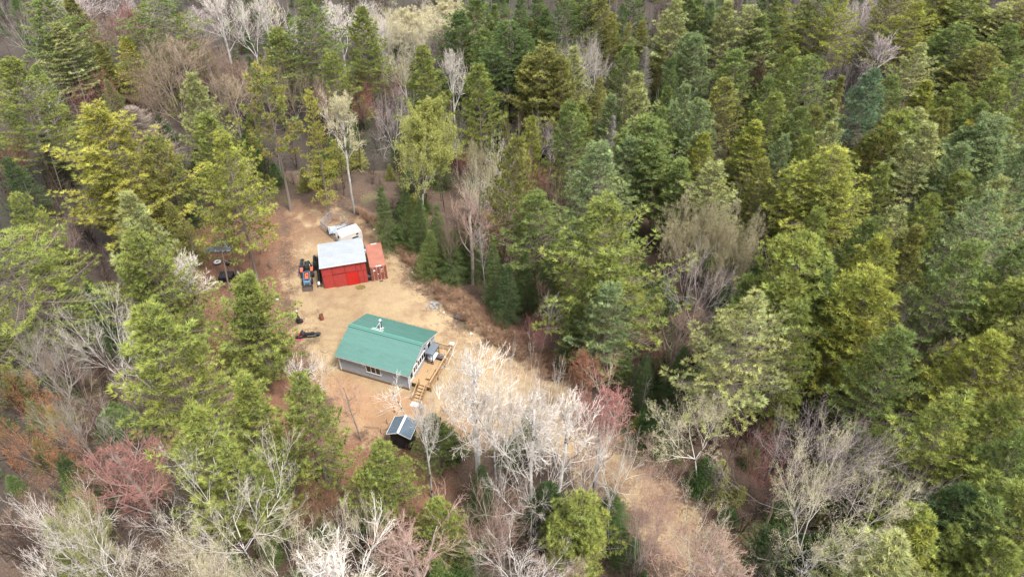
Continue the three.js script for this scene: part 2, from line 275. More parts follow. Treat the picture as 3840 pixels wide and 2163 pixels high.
function broadleaf(seed, o) {
  const R = rng(seed), thick = new Buf(), fine = new Buf(), buds = new Buf(), leaves = new Buf(), white = o.white;
  o = { forks: 4, at: 0.38, spread: 0.75, kids: [0, 7, 5, 4, 2], up: 0.1, wig: 0.2, r: 0.3, leader: 0, ...o };
  const slim = dense ? 0.58 : 1; o.r *= slim; if (dense) o.kids = o.kids.map((k, i) => (i >= o.kids.length - 2 ? k + 1 : k));
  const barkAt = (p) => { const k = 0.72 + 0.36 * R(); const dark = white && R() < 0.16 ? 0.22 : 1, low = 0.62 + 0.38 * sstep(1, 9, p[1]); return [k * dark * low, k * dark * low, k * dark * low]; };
  function grow(p, d, L, r, lvl) {
    const n = lvl === 0 ? 9 : lvl === 1 ? 7 : lvl < 4 ? 3 : 1, pts = [p]; let dir = d;
    for (let i = 1; i <= n; i++) { const b = ball(R), w = o.wig * (lvl ? 1 : 0.3); dir = norm([dir[0] + b[0] * w, dir[1] + b[1] * w + o.up * (lvl > 3 ? 0.4 : 1), dir[2] + b[2] * w]); pts.push(add(pts[i - 1], dir, L / n)); }
    const end = lvl >= 3 ? 0.5 : lvl === 0 ? 0.62 : 0.35, ra = (i) => r * lerp(1, end, i / n);
    for (let i = 0; i < n; i++) {
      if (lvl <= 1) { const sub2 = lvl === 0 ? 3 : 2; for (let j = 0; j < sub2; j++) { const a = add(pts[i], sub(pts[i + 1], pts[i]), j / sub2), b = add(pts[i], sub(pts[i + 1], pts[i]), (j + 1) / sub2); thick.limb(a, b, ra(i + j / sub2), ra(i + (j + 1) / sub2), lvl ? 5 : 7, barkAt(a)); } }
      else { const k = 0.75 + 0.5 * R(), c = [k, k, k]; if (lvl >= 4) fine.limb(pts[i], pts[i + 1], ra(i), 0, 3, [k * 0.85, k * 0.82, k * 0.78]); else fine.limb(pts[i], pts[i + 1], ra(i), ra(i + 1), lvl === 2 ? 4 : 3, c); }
    }
    if (lvl >= o.kids.length) {
      const tip = pts[n], k = 0.75 + 0.5 * R();
      for (let i = 0; i < 4; i++) { const b = ball(R), s = ball(R), q = k * (0.8 + 0.4 * R()), P = add(tip, b, 0.14); buds.tri(add(P, s, -0.06), add(P, ball(R), 0.09), add(P, s, 0.06), [q, q, q]); }
      for (let i = 0; i < 12; i++) { const P = add(add(pts[0], sub(tip, pts[0]), R() * 1.25), ball(R), 0.28), s = ball(R), q = k * (0.75 + 0.5 * R()); leaves.tri(add(P, s, -0.085), add(P, ball(R), 0.14), add(P, s, 0.085), [q, q, q]); }
      return;
    }
    const kids = lvl === 0 ? o.forks : Math.round(o.kids[lvl] * (0.8 + 0.4 * R()));
    for (let i = 0; i < kids; i++) {
      const s = lvl === 0 ? (o.leader ? lerp(o.at, 0.97, Math.pow(i / kids, 0.9)) : 1 - R() * 0.12) : lerp(0.22, 1, (i + 0.6 * R()) / kids), k = Math.min(n, s * n), j = Math.min(n - 1, Math.floor(k)), P = add(pts[j], sub(pts[j + 1], pts[j]), k - j), T = norm(sub(pts[j + 1], pts[j]));
      let side, ang;
      if (lvl === 0) { const az = (i / kids) * 6.2832 * (o.leader ? 2.4 : 1) + R() * 0.8; side = [Math.cos(az), 0, Math.sin(az)]; ang = o.spread * (0.55 + 0.7 * R()) * (o.leader ? 1.1 - 0.5 * s : 1); }
      else { const b = ball(R); side = norm(cross(T, b)); ang = 0.45 + 0.5 * R(); if (i === kids - 1) ang *= 0.35; }
      const D = norm([T[0] * Math.cos(ang) + side[0] * Math.sin(ang), T[1] * Math.cos(ang) + side[1] * Math.sin(ang), T[2] * Math.cos(ang) + side[2] * Math.sin(ang)]);
      const len = lvl === 0 ? (20 - P[1]) * (o.leader ? 0.62 : 0.95) * (0.75 + 0.35 * R()) : L * (lvl === 1 ? 0.5 : 0.52) * (0.75 + 0.5 * R()) * (1.15 - 0.45 * s);
      grow(P, D, len, lvl === 0 ? r * (o.leader ? 0.36 : 0.6) * (1.1 - 0.3 * s) : Math.max((lvl >= 3 ? 0.014 : 0.02) * (dense ? 0.7 : 1), ra(k) * (lvl === 1 ? 0.58 : 0.6)), lvl + 1);
    }
  }
  const stems = o.stems ?? 1;
  for (let i = 0; i < stems; i++) {
    const az = (i / stems) * 6.2832 + R(), ln = stems > 1 ? 0.28 + 0.3 * R() : 0.04;
    grow([0.25 * Math.cos(az) * (stems > 1), 0, 0.25 * Math.sin(az) * (stems > 1)], norm([Math.cos(az) * ln, 1, Math.sin(az) * ln]), 20 * (o.leader ? 0.86 : o.at), o.r * (stems > 1 ? 0.6 : 1), 0);
  }
  fit([thick, fine, buds, leaves], fine);
  return { trunk: thick.geo(), crown: fine.geo(), buds: buds.geo(), leaves: leaves.geo() };
}
const MAKE = {
  P0: () => conifer(11, { prof: 'cone', base: 0.16 }),
  P1: () => conifer(12, { prof: 'narrow', base: 0.2, e0: 0.0, curl: 0.28, jit: 0.4 }),
  P2: () => conifer(13, { prof: 'round', base: 0.2, e1: 1.05, curl: 0.3, plume: 3 }),
  P3: () => conifer(14, { prof: 'broad', base: 0.22, e1: 1.0, plume: 3, curl: 0.3, tops: [[0, 0, 1, 0.95], [1.7, 0.8, 0.9, 0.6], [-1.5, 1.0, 0.86, 0.6]] }),
  P4: () => conifer(15, { prof: 'broad', nb: 6, gap: 1.5, base: 0.34, e0: -0.05, e1: 0.45, curl: 0.12, jit: 0.5, tw: 1.05 }),
  P5: () => conifer(16, { prof: 'cone', nb: 5, gap: 1.2, base: 0.33, e0: 0.0, e1: 0.9, curl: 0.3, jit: 0.45, tw: 0.8 }),
  P6: () => conifer(17, { prof: 'narrow', nb: 5, gap: 0.95, base: 0.18, e0: 0.2, e1: 1.0, curl: 0.25, rad: 3.4, tw: 0.6 }),
  P7: () => conifer(18, { prof: 'cone', nb: 5, gap: 1.05, base: 0.16, e0: 0.1, e1: 1.05, curl: 0.42, jit: 0.5, plume: 2, tops: [[0, 0, 1, 1], [1.5, -1.1, 0.84, 0.55]] }),
  R0: () => conifer(21, { tw: 1.0, twig: 0.46, plume: 2, clump: 0, prof: 'round', nb: 5, gap: 0.8, base: 0.4, e1: 1.0, start: 0.55, size: 0.42, n: 14, spread: 1.3, tw: 0.8 }),
  R1: () => conifer(22, { tw: 1.0, twig: 0.46, plume: 2, clump: 0, prof: 'round', nb: 4, gap: 1.0, base: 0.42, e1: 1.0, start: 0.6, size: 0.45, n: 14, spread: 1.3, tw: 0.8, gaps: 0.15 }),
  R2: () => conifer(23, { tw: 1.0, twig: 0.46, plume: 2, clump: 0, prof: 'narrow', nb: 3, gap: 1.2, base: 0.5, start: 0.4, size: 0.42, n: 8, spread: 0.9, gaps: 0.25 }),
  F0: () => conifer(31, { clump: 0, plume: 0, prof: 'spire', nb: 8, gap: 0.62, base: 0.04, e0: -0.35, e1: 0.5, curl: 0.22, jit: 0.2, size: 0.3, n: 8, lift: 0.0, start: 0.2, twig: 0.36 }),
  F1: () => conifer(32, { clump: 0, plume: 0, prof: 'spire', nb: 7, gap: 0.7, base: 0.1, e0: -0.4, e1: 0.45, curl: 0.2, jit: 0.35, size: 0.32, n: 8, lift: -0.05, start: 0.2, twig: 0.36 }),
  F2: () => conifer(33, { clump: 0, plume: 0, prof: 'spire', nb: 6, gap: 0.85, base: 0.03, e0: -0.1, e1: 0.7, curl: 0.15, jit: 0.4, size: 0.5, n: 6, lift: 0.1 }),
  C0: () => conifer(41, { clump: 0, plume: 0, prof: 'spire', nb: 7, gap: 0.6, base: 0.06, e0: 0.1, e1: 0.9, curl: 0.1, jit: 0.3, size: 0.3, n: 8, tw: 0.7, twig: 0.36, rad: 3.4 }),
  C1: () => conifer(42, { clump: 0, plume: 0, prof: 'narrow', nb: 6, gap: 0.7, base: 0.1, e0: 0.15, e1: 1.0, curl: 0.15, jit: 0.4, size: 0.3, n: 8, tw: 0.8, twig: 0.36, rad: 3.4 }),
  C2: () => conifer(43, { clump: 0, plume: 0, prof: 'narrow', nb: 5, gap: 0.95, base: 0.16, e0: -0.1, e1: 0.8, curl: 0.1, jit: 0.55, size: 0.32, n: 8, tw: 0.8, rad: 3.4, gaps: 0.12 }),
  D0: () => conifer(51, { prof: 'narrow', nb: 7, gap: 0.55, base: 0.12, e0: -0.15, e1: 0.6, bare: 1, rad: 4 }),
  D1: () => conifer(52, { prof: 'spire', nb: 8, gap: 0.5, base: 0.08, e0: -0.2, e1: 0.5, bare: 1, rad: 4 }),
  S0: () => broadleaf(61, { forks: 6, at: 0.33, spread: 1.15, up: 0.08, kids: [0, 7, 5, 4, 3], white: 1 }),
  S1: () => broadleaf(62, { forks: 5, at: 0.4, spread: 1.05, up: 0.08, kids: [0, 7, 5, 4, 3], white: 1, wig: 0.26 }),
  L0: () => broadleaf(73, { forks: 5, at: 0.5, spread: 0.8, kids: [0, 7, 5, 4, 3], up: 0.12, white: 1, r: 0.3, wig: 0.22 }),
  L1: () => broadleaf(74, { forks: 12, at: 0.46, leader: 1, spread: 0.95, kids: [0, 5, 4, 4, 3], up: 0.16, white: 1, r: 0.19, wig: 0.22 }),
  U0: () => broadleaf(63, { forks: 5, at: 0.3, spread: 0.5, kids: [0, 8, 6, 5, 2], up: 0.16 }),
  U1: () => broadleaf(64, { forks: 13, at: 0.35, leader: 1, spread: 0.85, kids: [0, 6, 5, 4, 2], up: 0.18 }),
  M0: () => broadleaf(65, { stems: 5, forks: 4, at: 0.26, spread: 0.8, kids: [0, 5, 5, 4, 2], up: 0.14, r: 0.2 }),
  M1: () => broadleaf(66, { stems: 4, forks: 4, at: 0.3, spread: 0.85, kids: [0, 6, 5, 4, 2], up: 0.1, r: 0.2, wig: 0.24 }),
  B0: () => broadleaf(67, { forks: 14, at: 0.42, leader: 1, spread: 0.7, kids: [0, 6, 5, 4, 2], up: 0.2, white: 1, r: 0.2 }),
  B1: () => broadleaf(68, { forks: 3, at: 0.42, spread: 0.4, kids: [0, 9, 6, 4, 2], up: 0.2, white: 1, r: 0.22 }),
  B2: () => broadleaf(69, { forks: 12, at: 0.52, leader: 1, spread: 0.85, kids: [0, 6, 5, 4, 2], up: 0.12, white: 1, r: 0.2 }),
  A0: () => broadleaf(70, { forks: 22, at: 0.3, leader: 1, spread: 1.05, kids: [0, 7, 5, 4, 2], up: 0.12, white: 1, r: 0.22 }),
  T0: () => broadleaf(71, { forks: 8, at: 0.45, leader: 1, spread: 0.75, kids: [0, 5, 4, 2], up: 0.12, white: 1, r: 0.16 }),
  T1: () => broadleaf(72, { forks: 9, at: 0.3, leader: 1, spread: 0.8, kids: [0, 5, 4, 2], up: 0.14, r: 0.16 }),
};
const FORMS = {}, form = (k, fine, other) => { const key = k + (fine ? ' fine' : '') + (other ? ' other' : ''); if (!FORMS[key]) { dense = fine; sister = other ? 137 : 0; FORMS[key] = MAKE[k](); dense = false; sister = 0; } return FORMS[key]; };
const NEEDLES = { dark: [0.11, 0.165, 0.048], green: [0.185, 0.24, 0.068], yg: [0.235, 0.275, 0.066], lime: [0.275, 0.315, 0.075], yellow: [0.3, 0.325, 0.065], gold: [0.35, 0.345, 0.07], pale: [0.35, 0.375, 0.15], glauc: [0.23, 0.295, 0.125], blue: [0.165, 0.25, 0.135], olive: [0.235, 0.24, 0.065], dolive: [0.12, 0.125, 0.025], dgreen: [0.065, 0.11, 0.035], amber: [0.5, 0.4, 0.06], rust: [0.26, 0.1, 0.045], brown: [0.13, 0.1, 0.055] };
const WOODS = { // bark, twigs, buds, how
  dead: [[0.2, 0.185, 0.17], [0.2, 0.185, 0.17]],
  white: [[0.58, 0.55, 0.52], [0.57, 0.525, 0.485]], grey: [[0.340, 0.315, 0.289], [0.306, 0.272, 0.246]], lilac: [[0.42, 0.375, 0.37], [0.4, 0.345, 0.34]], brown: [[0.204, 0.162, 0.136], [0.196, 0.140, 0.111]], tan: [[0.306, 0.255, 0.204], [0.281, 0.217, 0.162]],
  pink: [[0.340, 0.281, 0.246], [0.306, 0.212, 0.178]], pinkred: [[0.425, 0.365, 0.332], [0.357, 0.264, 0.230], [0.306, 0.128, 0.111], 'buds'], red: [[0.19, 0.14, 0.12], [0.25, 0.115, 0.105]], crimson: [[0.26, 0.21, 0.185], [0.29, 0.145, 0.13]],
  rust: [[0.22, 0.16, 0.12], [0.22, 0.125, 0.085], [0.24, 0.105, 0.06], 'buds'], orange: [[0.255, 0.204, 0.170], [0.255, 0.145, 0.093], [0.391, 0.162, 0.068], 'buds'], cream: [[0.56, 0.53, 0.48], [0.54, 0.49, 0.41], [0.48, 0.44, 0.26], 'buds'], tanleaf: [[0.340, 0.297, 0.238], [0.315, 0.264, 0.178], [0.33, 0.295, 0.18], 'leaves'], leaf: [[0.493, 0.468, 0.399], [0.374, 0.357, 0.230], [0.306, 0.315, 0.085], 'leaves'],
};
const woodCache = {};
const foliage = (key, rgb, thin) => woodCache[key] ??= new THREE.MeshPhysicalMaterial({ color: new THREE.Color().setRGB(...rgb), roughness: thin ? 1 : 0.9, vertexColors: true, side: THREE.DoubleSide, specularIntensity: 0.3, ...(thin ? { transmission: thin, thickness: 0 } : {}) });
const KIND = { P: ['white_pine', 'pine tree'], R: ['red_pine', 'pine tree'], F: ['spruce_tree', 'spruce tree'], C: ['cedar_tree', 'cedar tree'], D: ['dead_conifer', 'dead tree'], S: ['bare_tree', 'bare tree'], L: ['poplar_tree', 'poplar tree'], U: ['bare_maple', 'bare tree'], M: ['budding_tree', 'bare tree'], B: ['birch_tree', 'birch tree'], A: ['aspen_tree', 'aspen tree'], T: ['young_tree', 'bare tree'] };
// ---------------------------------------------------------------- sheet metal: a ribbed panel from edge a to edge b (both run left to right), thickness and ribs built
function ribbed(a0, a1, b0, b1, pitch, rise, thick = 0.03) {
  const V = (p) => new THREE.Vector3(...p), A0 = V(a0), A1 = V(a1), B0 = V(b0), B1 = V(b1), n = Math.round(A0.distanceTo(A1) / pitch);
  const up = A1.clone().sub(A0).cross(B0.clone().sub(A0)).normalize(); if (up.y < -1e-4) up.negate();
  const prof = [[0, 0], [0.62, 0], [0.7, 1], [0.92, 1], [1, 0]], pts = []; for (let i = 0; i < n; i++) for (const [s, h] of prof.slice(i ? 1 : 0)) pts.push([(i + s) / n, h * rise]);
  const pos = [], q = (s, h, k) => { const p = k ? B0.clone().lerp(B1, s) : A0.clone().lerp(A1, s); return p.addScaledVector(up, h); };
  const quad = (a, b, c, d) => { for (const v of [a, b, c, a, c, d]) pos.push(v.x, v.y, v.z); };
  for (let i = 0; i < pts.length - 1; i++) { const [s, h] = pts[i], [t, g] = pts[i + 1]; quad(q(s, h, 0), q(t, g, 0), q(t, g, 1), q(s, h, 1)); }
  quad(q(0, -thick, 0), q(1, -thick, 0), q(1, -thick, 1), q(0, -thick, 1));
  quad(q(0, -thick, 0), q(0, 0, 0), q(0, 0, 1), q(0, -thick, 1)); quad(q(1, -thick, 0), q(1, 0, 0), q(1, 0, 1), q(1, -thick, 1));
  quad(q(0, -thick, 0), q(1, -thick, 0), q(1, 0, 0), q(0, 0, 0)); quad(q(0, -thick, 1), q(1, -thick, 1), q(1, 0, 1), q(0, 0, 1));
  const g = new THREE.BufferGeometry(); g.setAttribute('position', new THREE.Float32BufferAttribute(pos, 3)); g.setAttribute('uv', new THREE.Float32BufferAttribute(new Float32Array((pos.length / 3) * 2), 2));
  const L = A0.distanceTo(A1), D = A0.distanceTo(B0), uv = g.attributes.uv, e = A1.clone().sub(A0).normalize(), f = B0.clone().sub(A0).normalize();
  for (let i = 0; i < uv.count; i++) { const p = new THREE.Vector3(pos[i * 3], pos[i * 3 + 1], pos[i * 3 + 2]).sub(A0); uv.setXY(i, p.dot(e) / 3, p.dot(f) / 3); }
  g.computeVertexNormals(); return g;
}
function slab(outline, depth, m4) { const s = new THREE.Shape(outline.map(([a, b]) => new THREE.Vector2(a, b))); const g = new THREE.ExtrudeGeometry(s, { depth, bevelEnabled: false }); return m4 ? g.applyMatrix4(m4) : g; }
function drape(w, d, h, seed, bump = 0.16, n = 26) { // cloth pulled over something: high in the middle, folds to the ground
  const g = new THREE.PlaneGeometry(w, d, n, n).rotateX(-Math.PI / 2), p = g.attributes.position;
  for (let i = 0; i < p.count; i++) {
    const x = p.getX(i) / (w / 2), z = p.getZ(i) / (d / 2), r = Math.pow(Math.pow(Math.abs(x), 3) + Math.pow(Math.abs(z), 3), 1 / 3), az = Math.atan2(z, x);
    const y = h * (1 - sstep(0.35, 1, r)) * (0.45 + 1.1 * fbm(x * 2.2 + seed, z * 2.2, 4)) + (r > 0.5 ? bump * Math.abs(Math.sin(az * 7 + seed)) * (1 - r * 0.6) : 0);
    p.setXYZ(i, p.getX(i) * (1 - 0.16 * sstep(0.6, 1, r)), Math.max(0.015, y), p.getZ(i) * (1 - 0.16 * sstep(0.6, 1, r)));
  }
  g.computeVertexNormals(); return g;
}
const M = {
  green: worn([0.08, 0.195, 0.165], 0.22, { sx: 3, sy: 10, seed: 4 }, 0.38, { metalness: 0.1 }), greenCap: mat([0.075, 0.21, 0.17], 0.4), siding: worn([0.36, 0.385, 0.43], 0.12, { sx: 2, sy: 14, seed: 6 }, 0.7), trim: mat([0.78, 0.78, 0.77], 0.55),
  cedar: worn([0.42, 0.27, 0.135], 0.35, { sx: 22, sy: 2, seed: 7 }, 0.75), cedarDark: worn([0.29, 0.17, 0.085], 0.35, { sx: 20, sy: 3, seed: 8 }, 0.8), black: mat([0.018, 0.019, 0.022], 0.5), rubber: mat([0.022, 0.022, 0.023], 0.9), charcoal: mat([0.06, 0.065, 0.075], 0.7),
  steel: mat([0.6, 0.61, 0.63], 0.35, { metalness: 0.7 }), galv: worn([0.41, 0.44, 0.48], 0.2, { sx: 3, sy: 9, seed: 9 }, 0.45, { metalness: 0.15 }), barnRed: worn([0.43, 0.045, 0.04], 0.32, { sx: 5, sy: 8, seed: 10 }, 0.6), doorRed: worn([0.55, 0.012, 0.01], 0.12, { sx: 4, sy: 4, seed: 11 }, 0.5), seam: mat([0.19, 0.02, 0.02], 0.8),
  boxRoof: worn([0.34, 0.125, 0.08], 0.3, { sx: 6, sy: 6, seed: 12, spots: 0.03 }, 0.7), boxSide: worn([0.26, 0.07, 0.042], 0.35, { sx: 6, sy: 8, seed: 13, spots: 0.02 }, 0.65), white: mat([0.75, 0.75, 0.74], 0.5), cream: worn([0.7, 0.66, 0.62], 0.15, { sx: 4, sy: 4, seed: 14 }, 0.5), teal: mat([0.28, 0.4, 0.38], 0.5),
  blue: worn([0.085, 0.165, 0.27], 0.25, { seed: 15 }, 0.5), orange: worn([0.72, 0.12, 0.035], 0.2, { seed: 16 }, 0.5), rust: worn([0.24, 0.075, 0.035], 0.6, { sx: 5, sy: 5, seed: 17, spots: 0.05 }, 0.9), mud: worn([0.07, 0.05, 0.04], 0.5, { seed: 18 }, 0.9), tarp: worn([0.36, 0.41, 0.47], 0.5, { sx: 4, sy: 4, seed: 19 }, 0.4), cushion: mat([0.55, 0.6, 0.68], 0.95),
  pink: mat([0.5, 0.05, 0.15], 0.5), slate: worn([0.12, 0.165, 0.21], 0.3, { sx: 4, sy: 8, seed: 20 }, 0.4, { metalness: 0.2 }), log: worn([0.33, 0.23, 0.15], 0.5, { sx: 4, sy: 14, seed: 21 }, 0.95), endgrain: mat([0.5, 0.36, 0.22], 0.9), dark: mat([0.012, 0.012, 0.014], 0.6), curtain: mat([0.3, 0.31, 0.2], 0.9), bluetarp: mat([0.06, 0.12, 0.25], 0.5), stone: worn([0.5, 0.48, 0.45], 0.5, { seed: 22 }, 0.9), pane: null,
};
M.pane = glass();
const boltM = mat([0.3, 0.31, 0.32], 0.4, { metalness: 0.6 });

// ---------------------------------------------------------------- the house
{
  const h = thing('house', 'pale grey house with a ribbed green metal roof and wooden side deck', 'house', [-16.53, 0, -65.3], -0.3488);
  const X = 5, Z = 3.93, y0 = 0.42, ye = 3.1, slope = (4.88 - 3.2) / 4.28, yr = ye + Z * slope;
  // siding: overlapping boards on all four sides
  const boards = [], N = 14, bh = (ye - y0) / N;
  for (let i = 0; i < N; i++) { const y = y0 + bh * (i + 0.5); for (const s of [-1, 1]) boards.push(bx(2 * X, bh - 0.004, 0.05, 0, y, s * (Z - 0.03), s * 0.09), bx(0.05, bh - 0.004, 2 * Z - 0.12, s * (X - 0.03), y, 0, 0, 0, -s * 0.09)); }
  for (let i = 0; i < 9; i++) { const y = ye + i * 0.17, w = 2 * Math.max(0.1, (yr - y - 0.17) / slope); if (y + 0.17 < yr) for (const s of [-1, 1]) boards.push(bx(0.05, 0.166, w, s * (X - 0.03), y + 0.085, 0, 0, 0, -s * 0.09)); }
  for (const s of [-1, 1]) boards.push(slab([[-Z + 0.1, y0], [Z - 0.1, y0], [Z - 0.1, ye], [0, yr - 0.08], [-Z + 0.1, ye]], 0.03, new THREE.Matrix4().makeRotationY(Math.PI / 2).setPosition(s * (X - 0.1) - 0.015, 0, 0)), bx(2 * X - 0.3, ye - y0, 0.03, 0, (ye + y0) / 2, s * (Z - 0.09)));
  const wall = part('wall', boards, M.siding, h);
  for (const [a, b] of [[-1, -1], [-1, 1], [1, -1], [1, 1]]) part('corner_board', bx(0.12, ye - y0 + 0.04, 0.12, a * (X + 0.005), (ye + y0) / 2, b * (Z + 0.005)), M.trim, h);
  part('floor_beam', [bx(2 * X, 0.2, 0.2, 0, 0.3, Z - 0.12), bx(2 * X, 0.2, 0.2, 0, 0.3, 0), bx(2 * X, 0.2, 0.2, 0, 0.3, -Z + 0.12)], M.cedarDark, h);
  for (const a of [-4.6, -1.6, 1.6, 4.6]) for (const b of [-3.5, 0, 3.5]) part('pier', bx(0.4, 0.35, 0.4, a, 0.08, b), M.stone, h);
  const A = X + 0.375, B = 4.28, R0 = 4.88;
  for (const s of [-1, 1]) {
    const roof = part('roof_slope', ribbed([-A, R0, 0], [A, R0, 0], [-A, 3.2, s * B], [A, 3.2, s * B], 0.235, 0.035, 0.09), M.green, h);
    part('fascia', bx(2 * A, 0.16, 0.03, 0, 3.08, s * (B - 0.02)), M.trim, h);
    for (const e of [-1, 1]) part('rake_board', beam([e * (A - 0.02), R0 - 0.14, 0], [e * (A - 0.02), 3.06, s * (B - 0.02)], 0.03, 0.17), M.trim, h);
  }
  part('ridge_cap', [beam([-A - 0.03, R0 + 0.035, 0.13], [A + 0.03, R0 + 0.035, 0.13], 0.28, 0.025).translate(0, -0.02, 0), beam([-A - 0.03, R0 + 0.045, -0.13], [A + 0.03, R0 + 0.045, -0.13], 0.28, 0.025).translate(0, -0.02, 0), bar([-A - 0.03, R0 + 0.06, 0], [A + 0.03, R0 + 0.06, 0], 0.045, 8)], M.greenCap, h);
  // stove pipe on the back slope with its brace
  const cx = -1.34, cz = -1.32, cyy = R0 - 1.32 * slope;
  const ch = part('chimney', [cy(0.11, 0.11, 1.35, cx, cyy + 0.65, cz), cy(0.17, 0.17, 0.1, cx, cyy + 1.1, cz)], M.charcoal, h);
  part('chimney_cap', [cy(0.16, 0.16, 0.14, cx, cyy + 1.42, cz, 0, 0, 0, 12).scale(1, 1, 1), cy(0.05, 0.17, 0.1, cx, cyy + 1.54, cz)], M.white, ch);
  part('flashing', bx(0.42, 0.04, 0.42, cx + 0.1, cyy + 0.06, cz, -Math.atan(slope)), M.white, ch);
  part('brace', [bar([cx, cyy + 1.2, cz + 0.1], [cx - 0.45, cyy + 0.4, cz + 0.75], 0.028), bar([cx, cyy + 1.2, cz + 0.1], [cx + 0.35, cyy + 0.4, cz + 0.75], 0.028), bar([cx - 0.95, cyy + 0.36, cz + 0.62], [cx + 0.75, cyy + 0.36, cz + 0.62], 0.035), bar([cx - 0.95, cyy + 0.46, cz + 0.92], [cx + 0.75, cyy + 0.46, cz + 0.92], 0.035)], M.white, ch);
  // windows
  function window_(name, wx, wy, w, hh, panes, face) { // face 0: front wall, 1: gable wall
    const P = (a, b, c, x, y, o) => face ? bx(c, b, a, X + o, y, x) : bx(a, b, c, x, y, Z + o);
    const wdw = part(name, [P(w + 0.2, 0.1, 0.08, wx, wy + hh / 2 + 0.05, 0.03), P(w + 0.2, 0.12, 0.1, wx, wy - hh / 2 - 0.06, 0.035), P(0.1, hh, 0.08, wx - w / 2 - 0.05, wy, 0.03), P(0.1, hh, 0.08, wx + w / 2 + 0.05, wy, 0.03), ...Array.from({ length: panes - 1 }, (_, i) => P(0.09, hh, 0.07, wx - w / 2 + (w * (i + 1)) / panes, wy, 0.025))], M.trim, h);
    part('window_recess', P(w, hh, 0.02, wx, wy, 0.002), M.dark, wdw);
    for (let i = 0; i < panes; i++) { const px = wx - w / 2 + (w * (i + 0.5)) / panes, pw = w / panes - 0.1; if (!face && i !== 1) part('curtain', P(pw * 0.75, hh - 0.12, 0.012, px + (i ? 0.06 : -0.06), wy, 0.02), M.curtain, wdw); part('pane', P(pw, hh - 0.06, 0.006, px, wy, 0.035), M.pane, wdw); }
  }
  window_('front_window', 0.0, 2.15, 2.0, 1.3, 3, 0);
  window_('side_window', -0.42, 2.25, 0.95, 0.95, 2, 1); window_('side_window', 0.7, 2.25, 1.0, 0.95, 2, 1); window_('side_window', 2.0, 2.25, 0.9, 0.95, 2, 1);
  for (const z of [3.1, -2.2]) { const d = part('door', [bx(0.09, 2.1, 0.1, X + 0.03, 2.05, z - 0.5), bx(0.09, 2.1, 0.1, X + 0.03, 2.05, z + 0.5), bx(0.09, 0.1, 1.1, X + 0.03, 3.1, z)], M.trim, h); part('door_leaf', bx(0.04, 2.0, 0.9, X + 0.005, 2.05, z), z > 0 ? M.white : M.charcoal, d); part('pane', bx(0.02, 1.3, 0.62, X + 0.03, 2.3, z), M.dark, d); part('handle', bx(0.05, 0.12, 0.05, X + 0.05, 2.0, z + 0.36), M.steel, d); }
  for (const [x, y, z] of [[X + 0.06, 2.95, 1.35], [X + 0.06, 3.1, -0.9]]) part('wall_lamp', [rb(0.12, 0.22, 0.14, x, y, z), bx(0.06, 0.08, 0.2, x - 0.03, y + 0.12, z)], M.black, h);
  part('meter_box', rb(0.32, 0.4, 0.16, -1.35, 2.6, Z + 0.08), M.cream, h);
  part('gable_vent', bx(0.05, 0.35, 0.3, X + 0.015, 4.0, 0), M.trim, h);

  // the deck on the gable side
  const dk = thing('wooden_deck', 'new golden wood deck with railing along the house gable', 'deck', [-16.53, 0, -65.3], -0.3488);
  const x0 = 5.06, x1 = 7.75, z0 = -3.55, z1 = 3.3, yd = 1.0, planks = [];
  const nb = 19; for (let i = 0; i < nb; i++) planks.push(bx((x1 - x0) / nb - 0.012, 0.035, z1 - z0, x0 + ((x1 - x0) * (i + 0.5)) / nb, yd, (z0 + z1) / 2 + Math.sin(i * 12.9) * 0.02));
  stuff(part('deck_boards', planks, M.cedar, dk));
  part('joist_frame', [bx(0.05, 0.2, z1 - z0, x1 - 0.03, yd - 0.13, (z0 + z1) / 2), bx(0.05, 0.2, z1 - z0, x0 + 0.04, yd - 0.13, (z0 + z1) / 2), bx(x1 - x0 - 0.12, 0.2, 0.05, (x0 + x1) / 2, yd - 0.13, z0 + 0.03), bx(x1 - x0 - 0.12, 0.2, 0.05, (x0 + x1) / 2, yd - 0.13, z1 - 0.03)], M.cedarDark, dk);
  for (const z of [-3.4, -1.2, 1.0, 3.15]) { part('support_post', bx(0.12, yd - 0.05, 0.12, x1 - 0.1, (yd - 0.05) / 2, z), M.cedarDark, dk); part('rail_post', bx(0.1, 1.0, 0.1, x1 - 0.05, yd + 0.52, z), M.cedar, dk); }
  part('rail_post', bx(0.1, 1.0, 0.1, x0 + 0.06, yd + 0.52, z0 + 0.05), M.cedar, dk); part('rail_post', bx(0.1, 1.0, 0.1, x0 + 1.05, yd + 0.52, z1 - 0.06), M.cedar, dk);
  part('handrail', [bx(0.16, 0.045, z1 - z0 + 0.06, x1 - 0.05, yd + 1.04, (z0 + z1) / 2)], M.cedar, dk); part('handrail', bx(x1 - x0 - 0.14, 0.045, 0.16, (x0 + x1) / 2 - 0.07, yd + 1.04, z0 + 0.05), M.cedar, dk);
  part('lower_rail', [bx(0.05, 0.09, z1 - z0, x1 - 0.05, yd + 0.12, (z0 + z1) / 2), bx(x1 - x0, 0.09, 0.05, (x0 + x1) / 2, yd + 0.12, z0 + 0.05), bx(0.045, 0.09, z1 - z0, x1 - 0.052, yd + 0.95, (z0 + z1) / 2), bx(x1 - x0, 0.09, 0.045, (x0 + x1) / 2, yd + 0.95, z0 + 0.052)], M.cedar, dk);
  const bal = []; for (let z = z0 + 0.18; z < z1 - 0.1; z += 0.14) bal.push(bx(0.035, 0.84, 0.035, x1 - 0.05, yd + 0.53, z)); for (let x = x0 + 0.18; x < x1 - 0.12; x += 0.14) bal.push(bx(0.035, 0.84, 0.035, x, yd + 0.53, z0 + 0.05));
  stuff(part('balusters', bal, M.cedarDark, dk));
